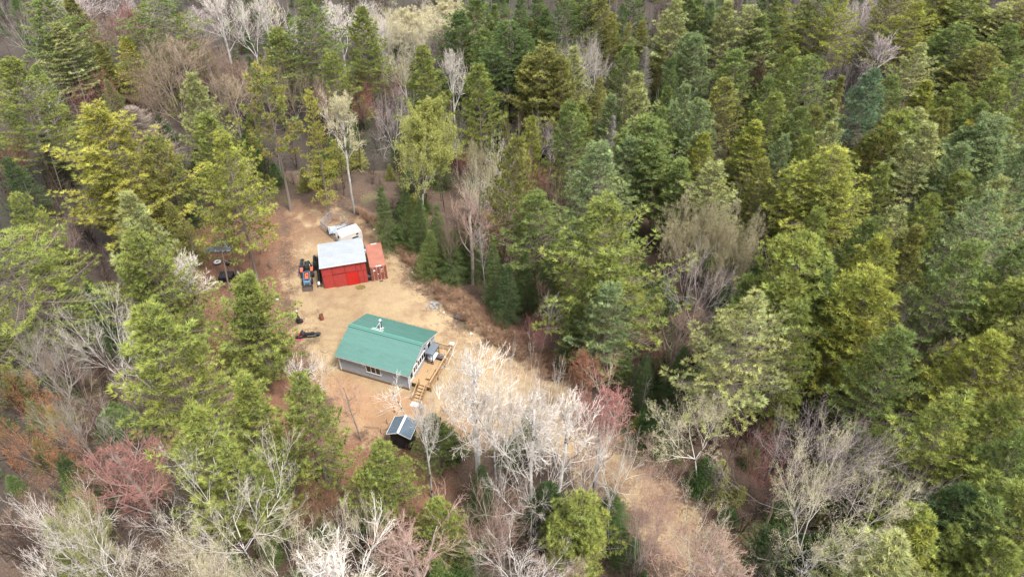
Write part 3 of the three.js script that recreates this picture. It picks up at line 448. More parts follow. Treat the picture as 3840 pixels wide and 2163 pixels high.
  // steps down towards the trees
  const st = thing('wooden_steps', 'wooden steps with side rails leading down from the deck end', 'steps', [-16.53, 0, -65.3], -0.3488);
  for (let i = 0; i < 5; i++) part('tread', bx(1.05, 0.045, 0.36, 6.65, 0.82 - i * 0.19, 3.5 + i * 0.38), M.cedar, st);
  for (const x of [6.1, 7.2]) { part('stringer', beam([x, 0.9, 3.3], [x, 0.02, 5.25], 0.05, 0.24), M.cedarDark, st); part('stair_rail', [beam([x, 1.92, 3.38], [x, 0.95, 5.35], 0.09, 0.05), bx(0.09, 0.95, 0.09, x, 0.5, 5.3)], M.cedar, st); const b2 = []; for (let i = 0; i < 10; i++) b2.push(bx(0.035, 0.85, 0.035, x, 1.36 - i * 0.097, 3.5 + i * 0.19)); stuff(part('balusters', b2, M.cedarDark, st)); }
  const slabG = solo('concrete_slab', rb(1.2, 0.08, 0.8, 0, 0.04, 0), M.stone, 'pale slab lying at the foot of the wooden steps', 'slab'); slabG.position.set(-16.53 + 6.65 * 0.94 - 5.8 * 0.342, 0, -65.3 + 6.65 * 0.342 + 5.8 * 0.94); slabG.rotation.y = -0.3488;
  // things on the deck
  const on = (name, label, cat, x, z, ry = 0) => thing(name, label, cat, [-16.53 + x * 0.94 - z * 0.342, yd + 0.018, -65.3 + x * 0.342 + z * 0.94], -0.3488 + ry);
  const sw = on('porch_swing', 'black framed porch swing with grey canopy and pale cushions on the deck', 'swing', 5.95, -1.4);
  for (const [a, b] of [[-0.42, -0.95], [0.42, -0.95], [-0.42, 0.95], [0.42, 0.95]]) part('leg', bx(0.07, 1.95, 0.07, a, 0.975, b), M.black, sw);
  for (const p of [-1, 1]) { part('top_bar', bx(0.06, 0.06, 1.9, p * 0.42, 1.9, 0), M.black, sw); part('foot_bar', bx(0.9, 0.05, 0.05, 0, 0.08, p * 0.95), M.black, sw); }
  part('canopy', [bx(1.0, 0.03, 2.1, 0.02, 1.98, 0, 0, 0, -0.1), bx(0.02, 0.2, 2.1, 0.51, 1.84, 0), bx(1.0, 0.2, 0.02, 0.02, 1.88, 1.05)], worn([0.13, 0.155, 0.185], 0.15, { seed: 31 }, 0.9), sw);
  part('seat', rb(0.75, 0.14, 1.7, 0.03, 0.45, 0, 0.05), M.cushion, sw); part('backrest', rb(0.14, 0.6, 1.7, -0.34, 0.8, 0, 0.05), M.cushion, sw);
  for (const z of [-0.6, 0.62]) part('pillow', rb(0.16, 0.36, 0.42, -0.2, 0.72, z, 0.07, 0, 0, 0.35), M.white, sw);
  for (const p of [-1, 1]) part('armrest', [bx(0.7, 0.05, 0.05, 0, 0.72, p * 0.88), bx(0.05, 0.28, 0.05, 0.33, 0.57, p * 0.88)], M.black, sw);
  const ft = on('fire_table', 'square black fire table with a reddish middle on the deck', 'table', 6.85, -1.75, 0.05);
  part('base', rb(0.66, 0.5, 0.66, 0, 0.25, 0), M.black, ft); part('tabletop', rb(0.86, 0.06, 0.86, 0, 0.53, 0), M.charcoal, ft); part('burner', [bx(0.4, 0.03, 0.3, 0, 0.572, 0), ...Array.from({ length: 9 }, (_, i) => new THREE.IcosahedronGeometry(0.05, 0).translate(-0.14 + (i % 3) * 0.14, 0.6, -0.1 + Math.floor(i / 3) * 0.1))], M.rust, ft);
  const bb = on('barbecue', 'grey lidded barbecue against the house wall at the deck end', 'barbecue', 5.5, -3.1, 0);
  part('body', [rb(0.5, 0.55, 0.9, 0, 0.35, 0)], M.charcoal, bb); part('lid', cy(0.28, 0.28, 0.86, 0, 0.66, 0, Math.PI / 2), worn([0.22, 0.21, 0.2], 0.2, { seed: 32 }, 0.5), bb); part('handle', bar([0.3, 0.72, -0.3], [0.3, 0.72, 0.3], 0.02), M.steel, bb); part('side_shelf', bx(0.4, 0.03, 0.3, 0, 0.6, 0.62), M.charcoal, bb);
  const bn = on('plank_bench', 'long pale plank bench standing along the deck rail', 'bench', 6.95, 1.35);
  part('seat', [bx(0.2, 0.05, 2.1, -0.13, 0.44, 0), bx(0.2, 0.05, 2.1, 0.11, 0.44, 0)], M.cedar, bn); for (const z of [-0.85, 0.85]) part('leg', bx(0.4, 0.42, 0.06, 0, 0.21, z), M.cedarDark, bn);
  const hb = on('feeder_tray', 'white flat tray on a short post at the deck outer corner', 'tray', 7.72, -3.6);
  part('post', bx(0.07, 1.35, 0.07, 0, 0.7, 0), M.black, hb); part('tray', [rb(0.62, 0.06, 0.46, 0, 1.39, 0), bx(0.62, 0.08, 0.02, 0, 1.44, 0.225), bx(0.62, 0.08, 0.02, 0, 1.44, -0.225)], M.white, hb);
  const pl = on('flower_pot', 'little dark pot standing on the deck boards near the bench', 'pot', 6.25, 0.9); part('pot', cy(0.13, 0.09, 0.2, 0, 0.1, 0), M.white, pl); part('soil', cy(0.11, 0.11, 0.02, 0, 0.2, 0), M.mud, pl);
}
// ---------------------------------------------------------------- the red barn and what stands round it
{
  const a = 0.264, s = thing('red_barn', 'red metal barn with a white single slope roof', 'barn', [-25.05, 0, -80.86], a);
  const W = 3.27, D = 7.2, hf = 4.1, hb = 3.0, roofAt = (z) => hf + 0.08 + (z * (hf - hb)) / D; // front wall stands on z = 0, the barn runs back to -D
  part('wall', [bx(0.12, hb, D - 0.1, -W + 0.06, hb / 2, -D / 2), bx(0.12, hb, D - 0.1, W - 0.06, hb / 2, -D / 2), bx(2 * W - 0.2, hb, 0.1, 0, hb / 2, -D + 0.05), slab([[-D + 0.05, hb], [-0.08, hb], [-0.08, hf - 0.02]], 0.1, new THREE.Matrix4().makeRotationY(-Math.PI / 2).setPosition(W - 0.01, 0, 0)), slab([[-D + 0.05, hb], [-0.08, hb], [-0.08, hf - 0.02]], 0.1, new THREE.Matrix4().makeRotationY(-Math.PI / 2).setPosition(-W + 0.11, 0, 0))], worn([0.3, 0.03, 0.03], 0.3, { seed: 33 }, 0.7), s);
  // the front: separate metal sheets
  const sheets = [[-W, -1.72, 0, 2.35, 0], [-W, -1.72, 2.35, 4.1, 0.012], [-1.72, 0.1, 2.35, 4.1, 0], [0.1, 1.75, 2.35, 4.1, 0.01], [1.75, 2.5, 2.35, 4.1, 0], [2.5, W, 2.35, 4.1, 0.012], [1.95, 2.72, 0, 2.35, 0.004], [2.72, W, 0, 2.35, 0.014]];
  for (const [xa, xb, ya, yb, o] of sheets) part('wall_sheet', ribbed([xa + 0.025, ya + 0.02, 0.01 + o], [xb - 0.025, ya + 0.02, 0.01 + o], [xa + 0.025, yb - 0.03, 0.01 + o], [xb - 0.025, yb - 0.03, 0.01 + o], 0.2, 0.018, 0.01), M.barnRed, s);
  part('wall_frame', bx(2 * W, hf - 0.02, 0.05, 0, hf / 2, -0.06), M.seam, s);
  part('sliding_door', ribbed([-1.72, 0.05, 0.06], [0.18, 0.05, 0.06], [-1.72, 2.4, 0.06], [0.18, 2.4, 0.06], 0.2, 0.018, 0.03), M.barnRed, s, 'dull red left door leaf');
  part('door', [bx(1.78, 2.45, 0.05, 1.07, 1.26, 0.085), bx(1.78, 0.06, 0.03, 1.07, 2.44, 0.12), bx(0.05, 2.4, 0.03, 0.21, 1.25, 0.12), bx(0.05, 2.4, 0.03, 1.93, 1.25, 0.12)], M.doorRed, s, 'bright red right door leaf');
  part('door_track', bx(3.8, 0.07, 0.08, 0.15, 2.56, 0.08), M.seam, s);
  part('sill', bx(1.75, 0.06, 0.12, -2.35, 0.03, 0.07), M.cedar, s);
  const rx = W + 0.12, f = 0.3, bk = -D - 0.2;
  for (const [za, zb, o] of [[-3.4, bk, 0], [f, -3.7, 0.03]]) part('roof_sheet', ribbed([-rx, roofAt(za) + o, za], [rx, roofAt(za) + o, za], [-rx, roofAt(zb) + o, zb], [rx, roofAt(zb) + o, zb], 0.2, 0.02, 0.03), M.galv, s);
  part('roof_edge', [bx(2 * rx, 0.1, 0.03, 0, roofAt(f) - 0.02, f + 0.01), beam([-rx - 0.015, roofAt(f) - 0.06, f], [-rx - 0.015, roofAt(bk) - 0.06, bk], 0.03, 0.12), beam([rx + 0.015, roofAt(f) - 0.06, f], [rx + 0.015, roofAt(bk) - 0.06, bk], 0.03, 0.12)], M.trim, s);

  // the shipping container
  const c = thing('shipping_container', 'orange topped rusty red shipping container with its doors to the yard', 'container', [-21.05, 0, -85.09], 0.276), w = 1.22, L = 3.03, H = 2.59;
  part('roof', ribbed([w - 0.05, H - 0.03, -L + 0.1], [w - 0.05, H - 0.03, L - 0.1], [-w + 0.05, H - 0.03, -L + 0.1], [-w + 0.05, H - 0.03, L - 0.1], 0.21, 0.02, 0.03), M.boxRoof, c);
  for (const [q, g] of [[0, bx(2 * w, 0.1, 0.12, 0, H - 0.05, L - 0.06)], [1, bx(2 * w, 0.1, 0.12, 0, H - 0.05, -L + 0.06)], [2, bx(0.1, 0.1, 2 * L - 0.24, w - 0.05, H - 0.05, 0)], [3, bx(0.1, 0.1, 2 * L - 0.24, -w + 0.05, H - 0.05, 0)]]) part('top_rail', g, M.boxRoof, c);
  part('frame', [...[[-1, -1], [-1, 1], [1, -1], [1, 1]].map(([p, q]) => bx(0.14, H - 0.24, 0.14, p * (w - 0.07), H / 2, q * (L - 0.07))), bx(2 * w, 0.12, 0.14, 0, 0.06, L - 0.07), bx(2 * w, 0.12, 0.14, 0, 0.06, -L + 0.07), bx(0.1, 0.14, 2 * L - 0.28, w - 0.05, 0.08, 0), bx(0.1, 0.14, 2 * L - 0.28, -w + 0.05, 0.08, 0)], M.boxSide, c);
  for (const q of [-1, 1]) part('side_panel', ribbed([q * (w - 0.06), 0.15, -L + 0.14], [q * (w - 0.06), 0.15, L - 0.14], [q * (w - 0.06), H - 0.12, -L + 0.14], [q * (w - 0.06), H - 0.12, L - 0.14], 0.28, 0.035, 0.01), M.boxSide, c);
  part('end_panel', bx(2 * w - 0.28, H - 0.24, 0.04, 0, H / 2, -L + 0.08), M.boxSide, c);
  part('floor', bx(2 * w - 0.2, 0.04, 2 * L - 0.3, 0, 0.15, 0), M.cedarDark, c);
  for (const q of [-1, 1]) part('roof_marking', bx(0.85, 0.012, 0.16, 0.1, H + 0.008, q * (L - 0.16)), M.white, c);
  for (const q of [-1, 1]) {
    const d = part('door', [bx(w - 0.16, H - 0.28, 0.05, q * (w - 0.14) / 2 , H / 2, L - 0.035), ...[0.42, 0.95, 1.45, 1.95].map((y) => bx(w - 0.3, 0.1, 0.03, q * (w - 0.14) / 2, y + 0.15, L))], M.boxSide, c);
    for (const o of [0.25, 0.78]) { part('lock_rod', [bar([q * o, 0.12, L + 0.05], [q * o, H - 0.12, L + 0.05], 0.022), bx(0.1, 0.06, 0.06, q * o, 0.2, L + 0.03), bx(0.1, 0.06, 0.06, q * o, H - 0.22, L + 0.03)], mat([0.62, 0.55, 0.52], 0.5), d); part('handle', beam([q * o, 1.05, L + 0.08], [q * (o + 0.3), 1.05, L + 0.08], 0.03, 0.04), M.boxSide, d); }
    for (const y of [0.4, 1.0, 1.6, 2.2]) part('hinge', bx(0.07, 0.12, 0.08, q * (w - 0.1), y, L + 0.03), M.boxSide, d);
  }
  { // the number, size code and weight panel in white print
    const cv = document.createElement('canvas'); cv.width = 256; cv.height = 256; const g = cv.getContext('2d'); g.fillStyle = 'rgb(142,74,58)'; g.fillRect(0, 0, 256, 256); g.fillStyle = '#efe6e0';
    const r = rng(44); for (let y = 0; y < 6; y++) for (let x = 0; x < 7 - (y % 3); x++) if (r() < 0.75) g.fillRect(14 + x * 32, 14 + y * 40 + (r() * 4), 14 + r() * 12, y < 2 ? 22 : 10);
    const t = new THREE.CanvasTexture(cv); t.colorSpace = THREE.SRGBColorSpace;
    part('stencil_print', new THREE.PlaneGeometry(0.42, 0.8).translate(0.52, 1.75, L + 0.024), new THREE.MeshStandardMaterial({ map: t, roughness: 0.7 }), c);
  }
  part('label_plate', bx(0.34, 0.26, 0.01, -0.66, 1.95, L + 0.022), M.white, c); part('label_plate', bx(0.16, 0.16, 0.01, -0.1, 1.2, L + 0.024), M.white, c);
  for (const p of [-1, 1]) for (const y of [0.09, H - 0.09]) part('corner_casting', rb(0.18, 0.18, 0.18, p * (w - 0.08), y, L - 0.07, 0.02), M.rust, c);
  const st = solo('step_plank', rb(0.55, 0.1, 0.28, 0, 0.05, 0), M.mud, 'short dark plank on the sand before the container doors', 'plank'); st.position.set(-19.97, 0, -81.85); st.rotation.y = 0.3;

  // things squeezed between barn and container
  const b = thing('blue_drum', 'blue plastic drum in the gap between barn and container', 'drum', [-22.05, 0, -82.75]); part('body', [cy(0.29, 0.29, 0.85, 0, 0.44, 0), cy(0.31, 0.31, 0.05, 0, 0.3, 0), cy(0.31, 0.31, 0.05, 0, 0.6, 0)], mat([0.02, 0.2, 0.36], 0.4), b); part('lid', cy(0.27, 0.27, 0.04, 0, 0.88, 0), M.black, b);
  const wb = thing('wheeled_bin', 'black bin just in front of the blue drum', 'bin', [-21.75, 0, -82.1], 0.3); part('body', new THREE.CylinderGeometry(0.36, 0.28, 0.8, 4).rotateY(Math.PI / 4).translate(0, 0.45, 0), M.black, wb); part('lid', rb(0.56, 0.06, 0.56, 0, 0.88, 0), M.charcoal, wb); for (const p of [-1, 1]) part('wheel', cy(0.1, 0.1, 0.05, p * 0.24, 0.1, -0.24, 0, 0, Math.PI / 2), M.rubber, wb);
  const cn = thing('paint_can', 'white can at the back of the gap beside the container', 'can', [-23.55, 0, -89.0]); part('body', cy(0.24, 0.24, 0.5, 0, 0.25, 0), M.white, cn); part('lid', cy(0.25, 0.25, 0.04, 0, 0.51, 0), M.steel, cn);
  const bg = solo('filled_sack', drape(0.9, 0.8, 0.6, 3, 0.1, 14), mat([0.1, 0.1, 0.15], 0.6), 'dark filled sack at the back of the gap beside the container', 'sack'); bg.position.set(-23.8, 0, -89.9);
  const hose = solo('drain_pipe', [bar([-29.95, 0.55, -84.2], [-29.18, 0.3, -81.25], 0.24, 18), ...Array.from({ length: 22 }, (_, i) => { const t = (i + 0.5) / 22; return new THREE.TorusGeometry(0.245, 0.025, 5, 16).rotateY(0.255).translate(lerp(-29.95, -29.18, t), lerp(0.55, 0.3, t), lerp(-84.2, -81.25, t)); })], M.black, 'long black ribbed pipe lying along the left wall of the barn', 'pipe');
  const ou = thing('trimmer_engine', 'small white and red engine unit at the end of the black pipe', 'engine', [-29.2, 0, -80.75], 0.3); part('housing', rb(0.36, 0.3, 0.62, 0, 0.52, 0, 0.08), M.white, ou); part('fuel_cap', rb(0.3, 0.12, 0.18, 0, 0.5, -0.36, 0.04), M.pink, ou); part('frame', [bx(0.06, 0.45, 0.06, -0.16, 0.22, 0.2), bx(0.06, 0.45, 0.06, 0.16, 0.22, 0.2), bx(0.06, 0.45, 0.06, -0.16, 0.22, -0.2), bx(0.06, 0.45, 0.06, 0.16, 0.22, -0.2)], M.black, ou); for (const p of [-1, 1]) part('wheel', cy(0.16, 0.16, 0.08, p * 0.26, 0.16, 0.3, 0, 0, Math.PI / 2), M.rubber, ou);
  const tm = (x, z, w2, d2, h2, seed, label) => { const m = thing('covered_machine', label, 'covered machine', [x, 0, z], 0.2); part('cover', drape(w2, d2, h2, seed, 0.14), M.dark, m); return m; };
  const t1 = tm(-31.85, -84.9, 1.5, 2.2, 1.15, 2, 'smaller machine under a black cover with a pale stripe, behind the tractor'); part('stripe', new THREE.TubeGeometry(new THREE.CatmullRomCurve3([[0.1, 1.2, -0.3], [0.3, 1.12, 0.1], [0.45, 0.9, 0.45], [0.4, 0.7, 0.7]].map((p) => new THREE.Vector3(...p))), 12, 0.05, 5), mat([0.7, 0.6, 0.3], 0.6), t1);
  tm(-30.45, -85.5, 1.7, 2.7, 1.5, 5, 'bigger machine under a black cover against the barn corner');
}
// ---------------------------------------------------------------- tractor
{
  const t = thing('tractor', 'orange and blue tractor with a front loader beside the barn', 'tractor', [-31.25, 0, -82.3], 0.2); // faces +z
  const wheel = (x, z, r, w) => { const y = part('wheel', [new THREE.TorusGeometry(r - 0.14, 0.15, 10, 24).scale(1, 1, w / 0.3).rotateY(Math.PI / 2).translate(x, r, z), ...Array.from({ length: 18 }, (_, i) => bx(w * 0.95, 0.05, 0.1, 0, r, 0).applyMatrix4(M4(x, r, z, (i / 18) * 6.283, 0, 0)))], M.rubber, t); part('rim', [cy(r * 0.55, r * 0.55, w * 0.5, x, r, z, 0, 0, Math.PI / 2, 18), cy(0.1, 0.1, w * 0.8, x, r, z, 0, 0, Math.PI / 2)], M.orange, y); };
  wheel(-0.78, -0.75, 0.68, 0.36); wheel(0.78, -0.75, 0.68, 0.36); wheel(-0.68, 1.05, 0.42, 0.24); wheel(0.68, 1.05, 0.42, 0.24);
  part('chassis', [rb(0.5, 0.4, 2.6, 0, 0.72, 0.25), bx(1.3, 0.14, 0.14, 0, 0.45, 1.05), bx(1.5, 0.2, 0.2, 0, 0.68, -0.75), rb(0.8, 0.12, 0.9, 0, 0.75, -0.35)], M.mud, t);
  part('hood', rb(0.56, 0.5, 1.25, 0, 1.15, 0.75, 0.1), M.orange, t); part('hood_vent', [bx(0.2, 0.02, 0.36, 0.04, 1.405, 0.72), bx(0.5, 0.34, 0.02, 0, 1.1, 1.385)], M.black, t);
  for (const p of [-1, 1]) part('fender', [rb(0.38, 0.06, 0.85, p * 0.74, 1.44, -0.72, 0.03), rb(0.38, 0.35, 0.06, p * 0.74, 1.27, -0.31, 0.03, 0.25)], M.orange, t);
  part('seat', [rb(0.5, 0.14, 0.45, 0, 1.12, -0.72, 0.05), rb(0.5, 0.42, 0.12, 0, 1.38, -0.98, 0.05)], M.black, t);
  part('steering_wheel', [new THREE.TorusGeometry(0.2, 0.022, 6, 18).rotateX(Math.PI / 2 - 0.5).translate(0, 1.5, -0.18), bar([0, 1.5, -0.18], [0, 1.2, 0.05], 0.025)], M.black, t);
  part('roll_bar', [bar([-0.5, 0.9, -1.1], [-0.5, 1.75, -1.2], 0.035), bar([0.5, 0.9, -1.1], [0.5, 1.75, -1.2], 0.035), bar([-0.5, 1.75, -1.2], [0.5, 1.75, -1.2], 0.035)], M.black, t);
  part('exhaust', [bar([0.18, 1.3, 0.9], [0.18, 1.75, 0.9], 0.035)], M.rust, t);
  for (const p of [-1, 1]) part('loader_arm', [beam([p * 0.47, 1.4, -0.1], [p * 0.47, 1.3, 1.3], 0.09, 0.16), beam([p * 0.47, 1.32, 1.25], [p * 0.45, 0.35, 2.05], 0.09, 0.15), beam([p * 0.47, 1.4, -0.02], [p * 0.4, 0.6, 0.1], 0.1, 0.16), bar([p * 0.47, 0.8, 0.35], [p * 0.47, 1.18, 1.3], 0.04)], M.blue, t);
  part('loader_frame', [bx(0.95, 0.14, 0.12, 0, 1.2, 1.42), bx(0.95, 0.12, 0.12, 0, 0.62, 1.82), bx(1.0, 0.1, 0.1, 0, 1.42, -0.05), bx(0.8, 0.34, 0.04, 0, 0.92, 1.66, -0.7)], M.blue, t);
  part('bucket', [slab([[0, 0], [0.75, 0.02], [0.8, 0.06], [0.1, 0.1], [0.02, 0.2], [0.06, 0.55], [0, 0.55], [-0.08, 0.2]], 1.52, new THREE.Matrix4().makeRotationY(-Math.PI / 2).setPosition(0.76, 0.03, 2.1)), ...[-0.76, 0.74].map((x) => slab([[0, 0.02], [0.75, 0.04], [0.06, 0.55], [-0.04, 0.2]], 0.03, new THREE.Matrix4().makeRotationY(-Math.PI / 2).setPosition(x + 0.03, 0.03, 2.1)))], M.mud, t);
  part('lamp', [cy(0.07, 0.07, 0.06, -0.2, 1.2, 1.39, Math.PI / 2), cy(0.07, 0.07, 0.06, 0.2, 1.2, 1.39, Math.PI / 2)], M.white, t);
}
// ---------------------------------------------------------------- snowmobiles
function snowmobile(label, pos, turn, trim) {
  const s = thing('snowmobile', label, 'snowmobile', pos, turn, undefined); // nose to -x
  part('track', [slab([[-0.6, 0.04], [1.5, 0.04], [1.72, 0.22], [1.62, 0.42], [0.2, 0.46], [-0.65, 0.3]], 0.38, new THREE.Matrix4().setPosition(0, 0, -0.19)), ...Array.from({ length: 15 }, (_, i) => bx(0.03, 0.03, 0.38, -0.55 + i * 0.14, 0.03, 0))], M.rubber, s);
  part('tunnel', [bx(2.0, 0.06, 0.5, 0.65, 0.5, 0, 0, 0, -0.02), bx(1.5, 0.2, 0.03, 0.7, 0.4, 0.26), bx(1.5, 0.2, 0.03, 0.7, 0.4, -0.26), bx(0.5, 0.05, 0.5, 1.72, 0.5, 0, 0, 0, -0.35)], M.black, s); for (const p of [-1, 1]) part('silver_stripe', bx(1.25, 0.1, 0.02, 0.75, 0.42, p * 0.285), M.steel, s);
  part('body', [slab([[-1.45, 0.24], [-0.5, 0.2], [-0.1, 0.35], [-0.15, 0.82], [-0.5, 0.95], [-1.1, 0.66], [-1.5, 0.42]], 0.56, new THREE.Matrix4().setPosition(0, 0, -0.28)), rb(0.5, 0.25, 0.84, -0.75, 0.38, 0, 0.1)], M.black, s);
  part('side_panel', [bx(0.7, 0.12, 0.02, -0.75, 0.55, 0.29, 0, 0, 0.3), bx(0.7, 0.12, 0.02, -0.75, 0.55, -0.29, 0, 0, 0.3), rb(0.3, 0.05, 0.4, -0.95, 0.76, 0, 0.02, 0, 0, 0.6)], trim, s);
  part('seat', [rb(1.15, 0.24, 0.36, 0.42, 0.68, 0, 0.08), rb(0.4, 0.18, 0.34, 0.95, 0.74, 0, 0.07)], M.dark, s);
  part('handlebar', [bar([-0.22, 0.85, 0], [-0.1, 1.1, 0], 0.03), bar([-0.06, 1.12, -0.36], [-0.06, 1.12, 0.36], 0.025)], M.black, s);
  part('windshield', new THREE.CylinderGeometry(0.34, 0.4, 0.3, 14, 1, true, Math.PI, Math.PI).rotateZ(0.35).translate(-0.35, 1.02, 0), M.charcoal, s);
  for (const p of [-1, 1]) part('ski', [slab([[0, 0.02], [1.0, 0.02], [1.0, 0.06], [0, 0.06], [-0.22, 0.22], [-0.24, 0.18]], 0.16, new THREE.Matrix4().setPosition(-1.55, 0, p * 0.52 - 0.08)), bar([-1.1, 0.06, p * 0.52], [-0.95, 0.42, p * 0.3], 0.03)], trim, s);
  return s;
}
snowmobile('black and silver snowmobile with pink skis parked left of the house', [-28.65, 0, -69.75], 0.14, M.pink);
snowmobile('black and purple snowmobile half hidden behind the tractor', [-32.75, 0, -84.9], 1.75, mat([0.2, 0.06, 0.22], 0.5));
// ---------------------------------------------------------------- camper, dog pen, tarp
{
  const c = thing('camper_trailer', 'small white camper trailer with a teal stripe behind the barn', 'camper', [-26.35, 0, -91.75], 0.567); // front to -x
  const side = [[-1.85, 0.55], [1.6, 0.55], [1.75, 1.2], [1.68, 2.25], [1.5, 2.42], [-1.2, 2.42], [-1.62, 2.2], [-1.95, 1.45], [-2.0, 0.9]];
  const sh = new THREE.Shape(side.map(([a, b]) => new THREE.Vector2(a, b)));
  part('body', new THREE.ExtrudeGeometry(sh, { depth: 2.06, bevelEnabled: true, bevelSize: 0.06, bevelThickness: 0.06, bevelSegments: 3 }).translate(0, 0, -1.03), M.cream, c);
  part('roof', rb(2.7, 0.03, 2.05, 0.15, 2.5, 0, 0.012), worn([0.55, 0.56, 0.57], 0.3, { sx: 3, sy: 3, seed: 41 }, 0.6), c); part('roof_seam', bx(0.05, 0.03, 2.05, -1.22, 2.5, 0), M.charcoal, c); part('roof_vent', rb(0.42, 0.12, 0.42, -0.35, 2.57, 0.15), M.white, c);
  for (const p of [-1, 1]) { part('stripe', bx(3.4, 0.26, 0.012, -0.1, 1.02, p * 1.098), M.teal, c); }
  part('front_stripe', bx(0.012, 0.24, 1.95, -2.06, 1.02, 0), M.teal, c);
  const win = (g, g2) => { const w = part('window', g, M.trim, c); part('pane', g2, M.dark, w); };
  win(bx(1.15, 0.4, 0.02, 0.55, 1.5, 1.1), bx(1.05, 0.3, 0.02, 0.55, 1.5, 1.108)); win(bx(0.5, 0.42, 0.02, 0.95, 2.02, 1.1), bx(0.4, 0.32, 0.02, 0.95, 2.02, 1.108)); win(bx(0.02, 0.5, 0.75, -1.86, 1.85, 0.1, 0, 0, -0.42), bx(0.02, 0.4, 0.65, -1.885, 1.86, 0.1, 0, 0, -0.42));
  for (const p of [-1, 1]) { const w = part('wheel', new THREE.TorusGeometry(0.25, 0.1, 8, 20).translate(0.3, 0.35, p * 0.95), M.rubber, c); part('rim', cy(0.17, 0.17, 0.1, 0.3, 0.35, p * 0.95, Math.PI / 2), M.steel, w); }
  part('hitch', [beam([-1.85, 0.5, 0.7], [-2.9, 0.5, 0], 0.08, 0.1), beam([-1.85, 0.5, -0.7], [-2.9, 0.5, 0], 0.08, 0.1), bar([-2.85, 0, 0], [-2.85, 0.55, 0], 0.04)], M.black, c);
  part('awning', [bar([-1.5, 2.42, -1.18], [1.5, 2.42, -1.18], 0.09, 10)], M.dark, c);
  const pen = thing('dog_pen', 'wire mesh dog pen with silver posts behind the camper', 'dog pen', [0, 0, 0]);
  const P = [[-31.85, -95.4], [-30.8, -97.9], [-28.6, -97.2], [-27.2, -95.2], [-29.2, -92.4]], hp = 1.75;
  for (let i = 0; i < P.length; i++) {
    const [ax, az] = P[i], [bx2, bz] = P[(i + 1) % P.length];
    part('post', bar([ax, 0, az], [ax, hp, az], 0.035), M.steel, pen); part('rail', [bar([ax, hp, az], [bx2, hp, bz], 0.03), bar([ax, 0.08, az], [bx2, 0.08, bz], 0.025)], M.steel, pen);
    const L = Math.hypot(bx2 - ax, bz - az), wires = new Buf(), n = Math.round((L + hp) / 0.11);
    for (let k = 0; k < n; k++) for (const d of [0, 1]) { let s0 = k * 0.11 - hp, y0 = 0, s1 = k * 0.11, y1 = hp; if (s0 < 0) { y0 = -s0; s0 = 0; } if (s1 > L) { y1 = hp - (s1 - L); s1 = L; } if (y1 <= y0) continue; const q = (s, y) => [lerp(ax, bx2, (d ? L - s : s) / L), y, lerp(az, bz, (d ? L - s : s) / L)]; wires.limb(q(s0, y0), q(s1, y1), 0.005, 0.005, 3, [1, 1, 1]); }
    stuff(part('wire_mesh', wires.geo(), mat([0.28, 0.28, 0.29], 0.5, { metalness: 0.5 }), pen));
  }
  const tp = thing('grey_tarp', 'crumpled silver blue tarp pitched inside the dog pen', 'tarp', [-29.0, 0, -94.9], 0.4); part('sheet', (() => { const g = new THREE.PlaneGeometry(3.3, 2.4, 40, 30).rotateX(-Math.PI / 2), p = g.attributes.position; for (let i = 0; i < p.count; i++) { const x = p.getX(i), z = p.getZ(i), u = x / 1.65, v = z / 1.2, ridge = 1 - Math.abs(v * 0.9 + u * 0.25); p.setY(i, Math.max(0.03, 1.55 * ridge * (0.55 - 0.4 * u) + 0.22 * Math.abs(Math.sin(u * 5 + v * 2)) * (1 - ridge * 0.6) + 0.3 * (fbm(u * 3 + 5, v * 3, 3) - 0.4))); } g.computeVertexNormals(); return g; })(), M.tarp, tp); part('ridge_pole', bar([-0.3, 0, 0], [-0.3, 1.8, 0], 0.03), M.cedar, tp);
}
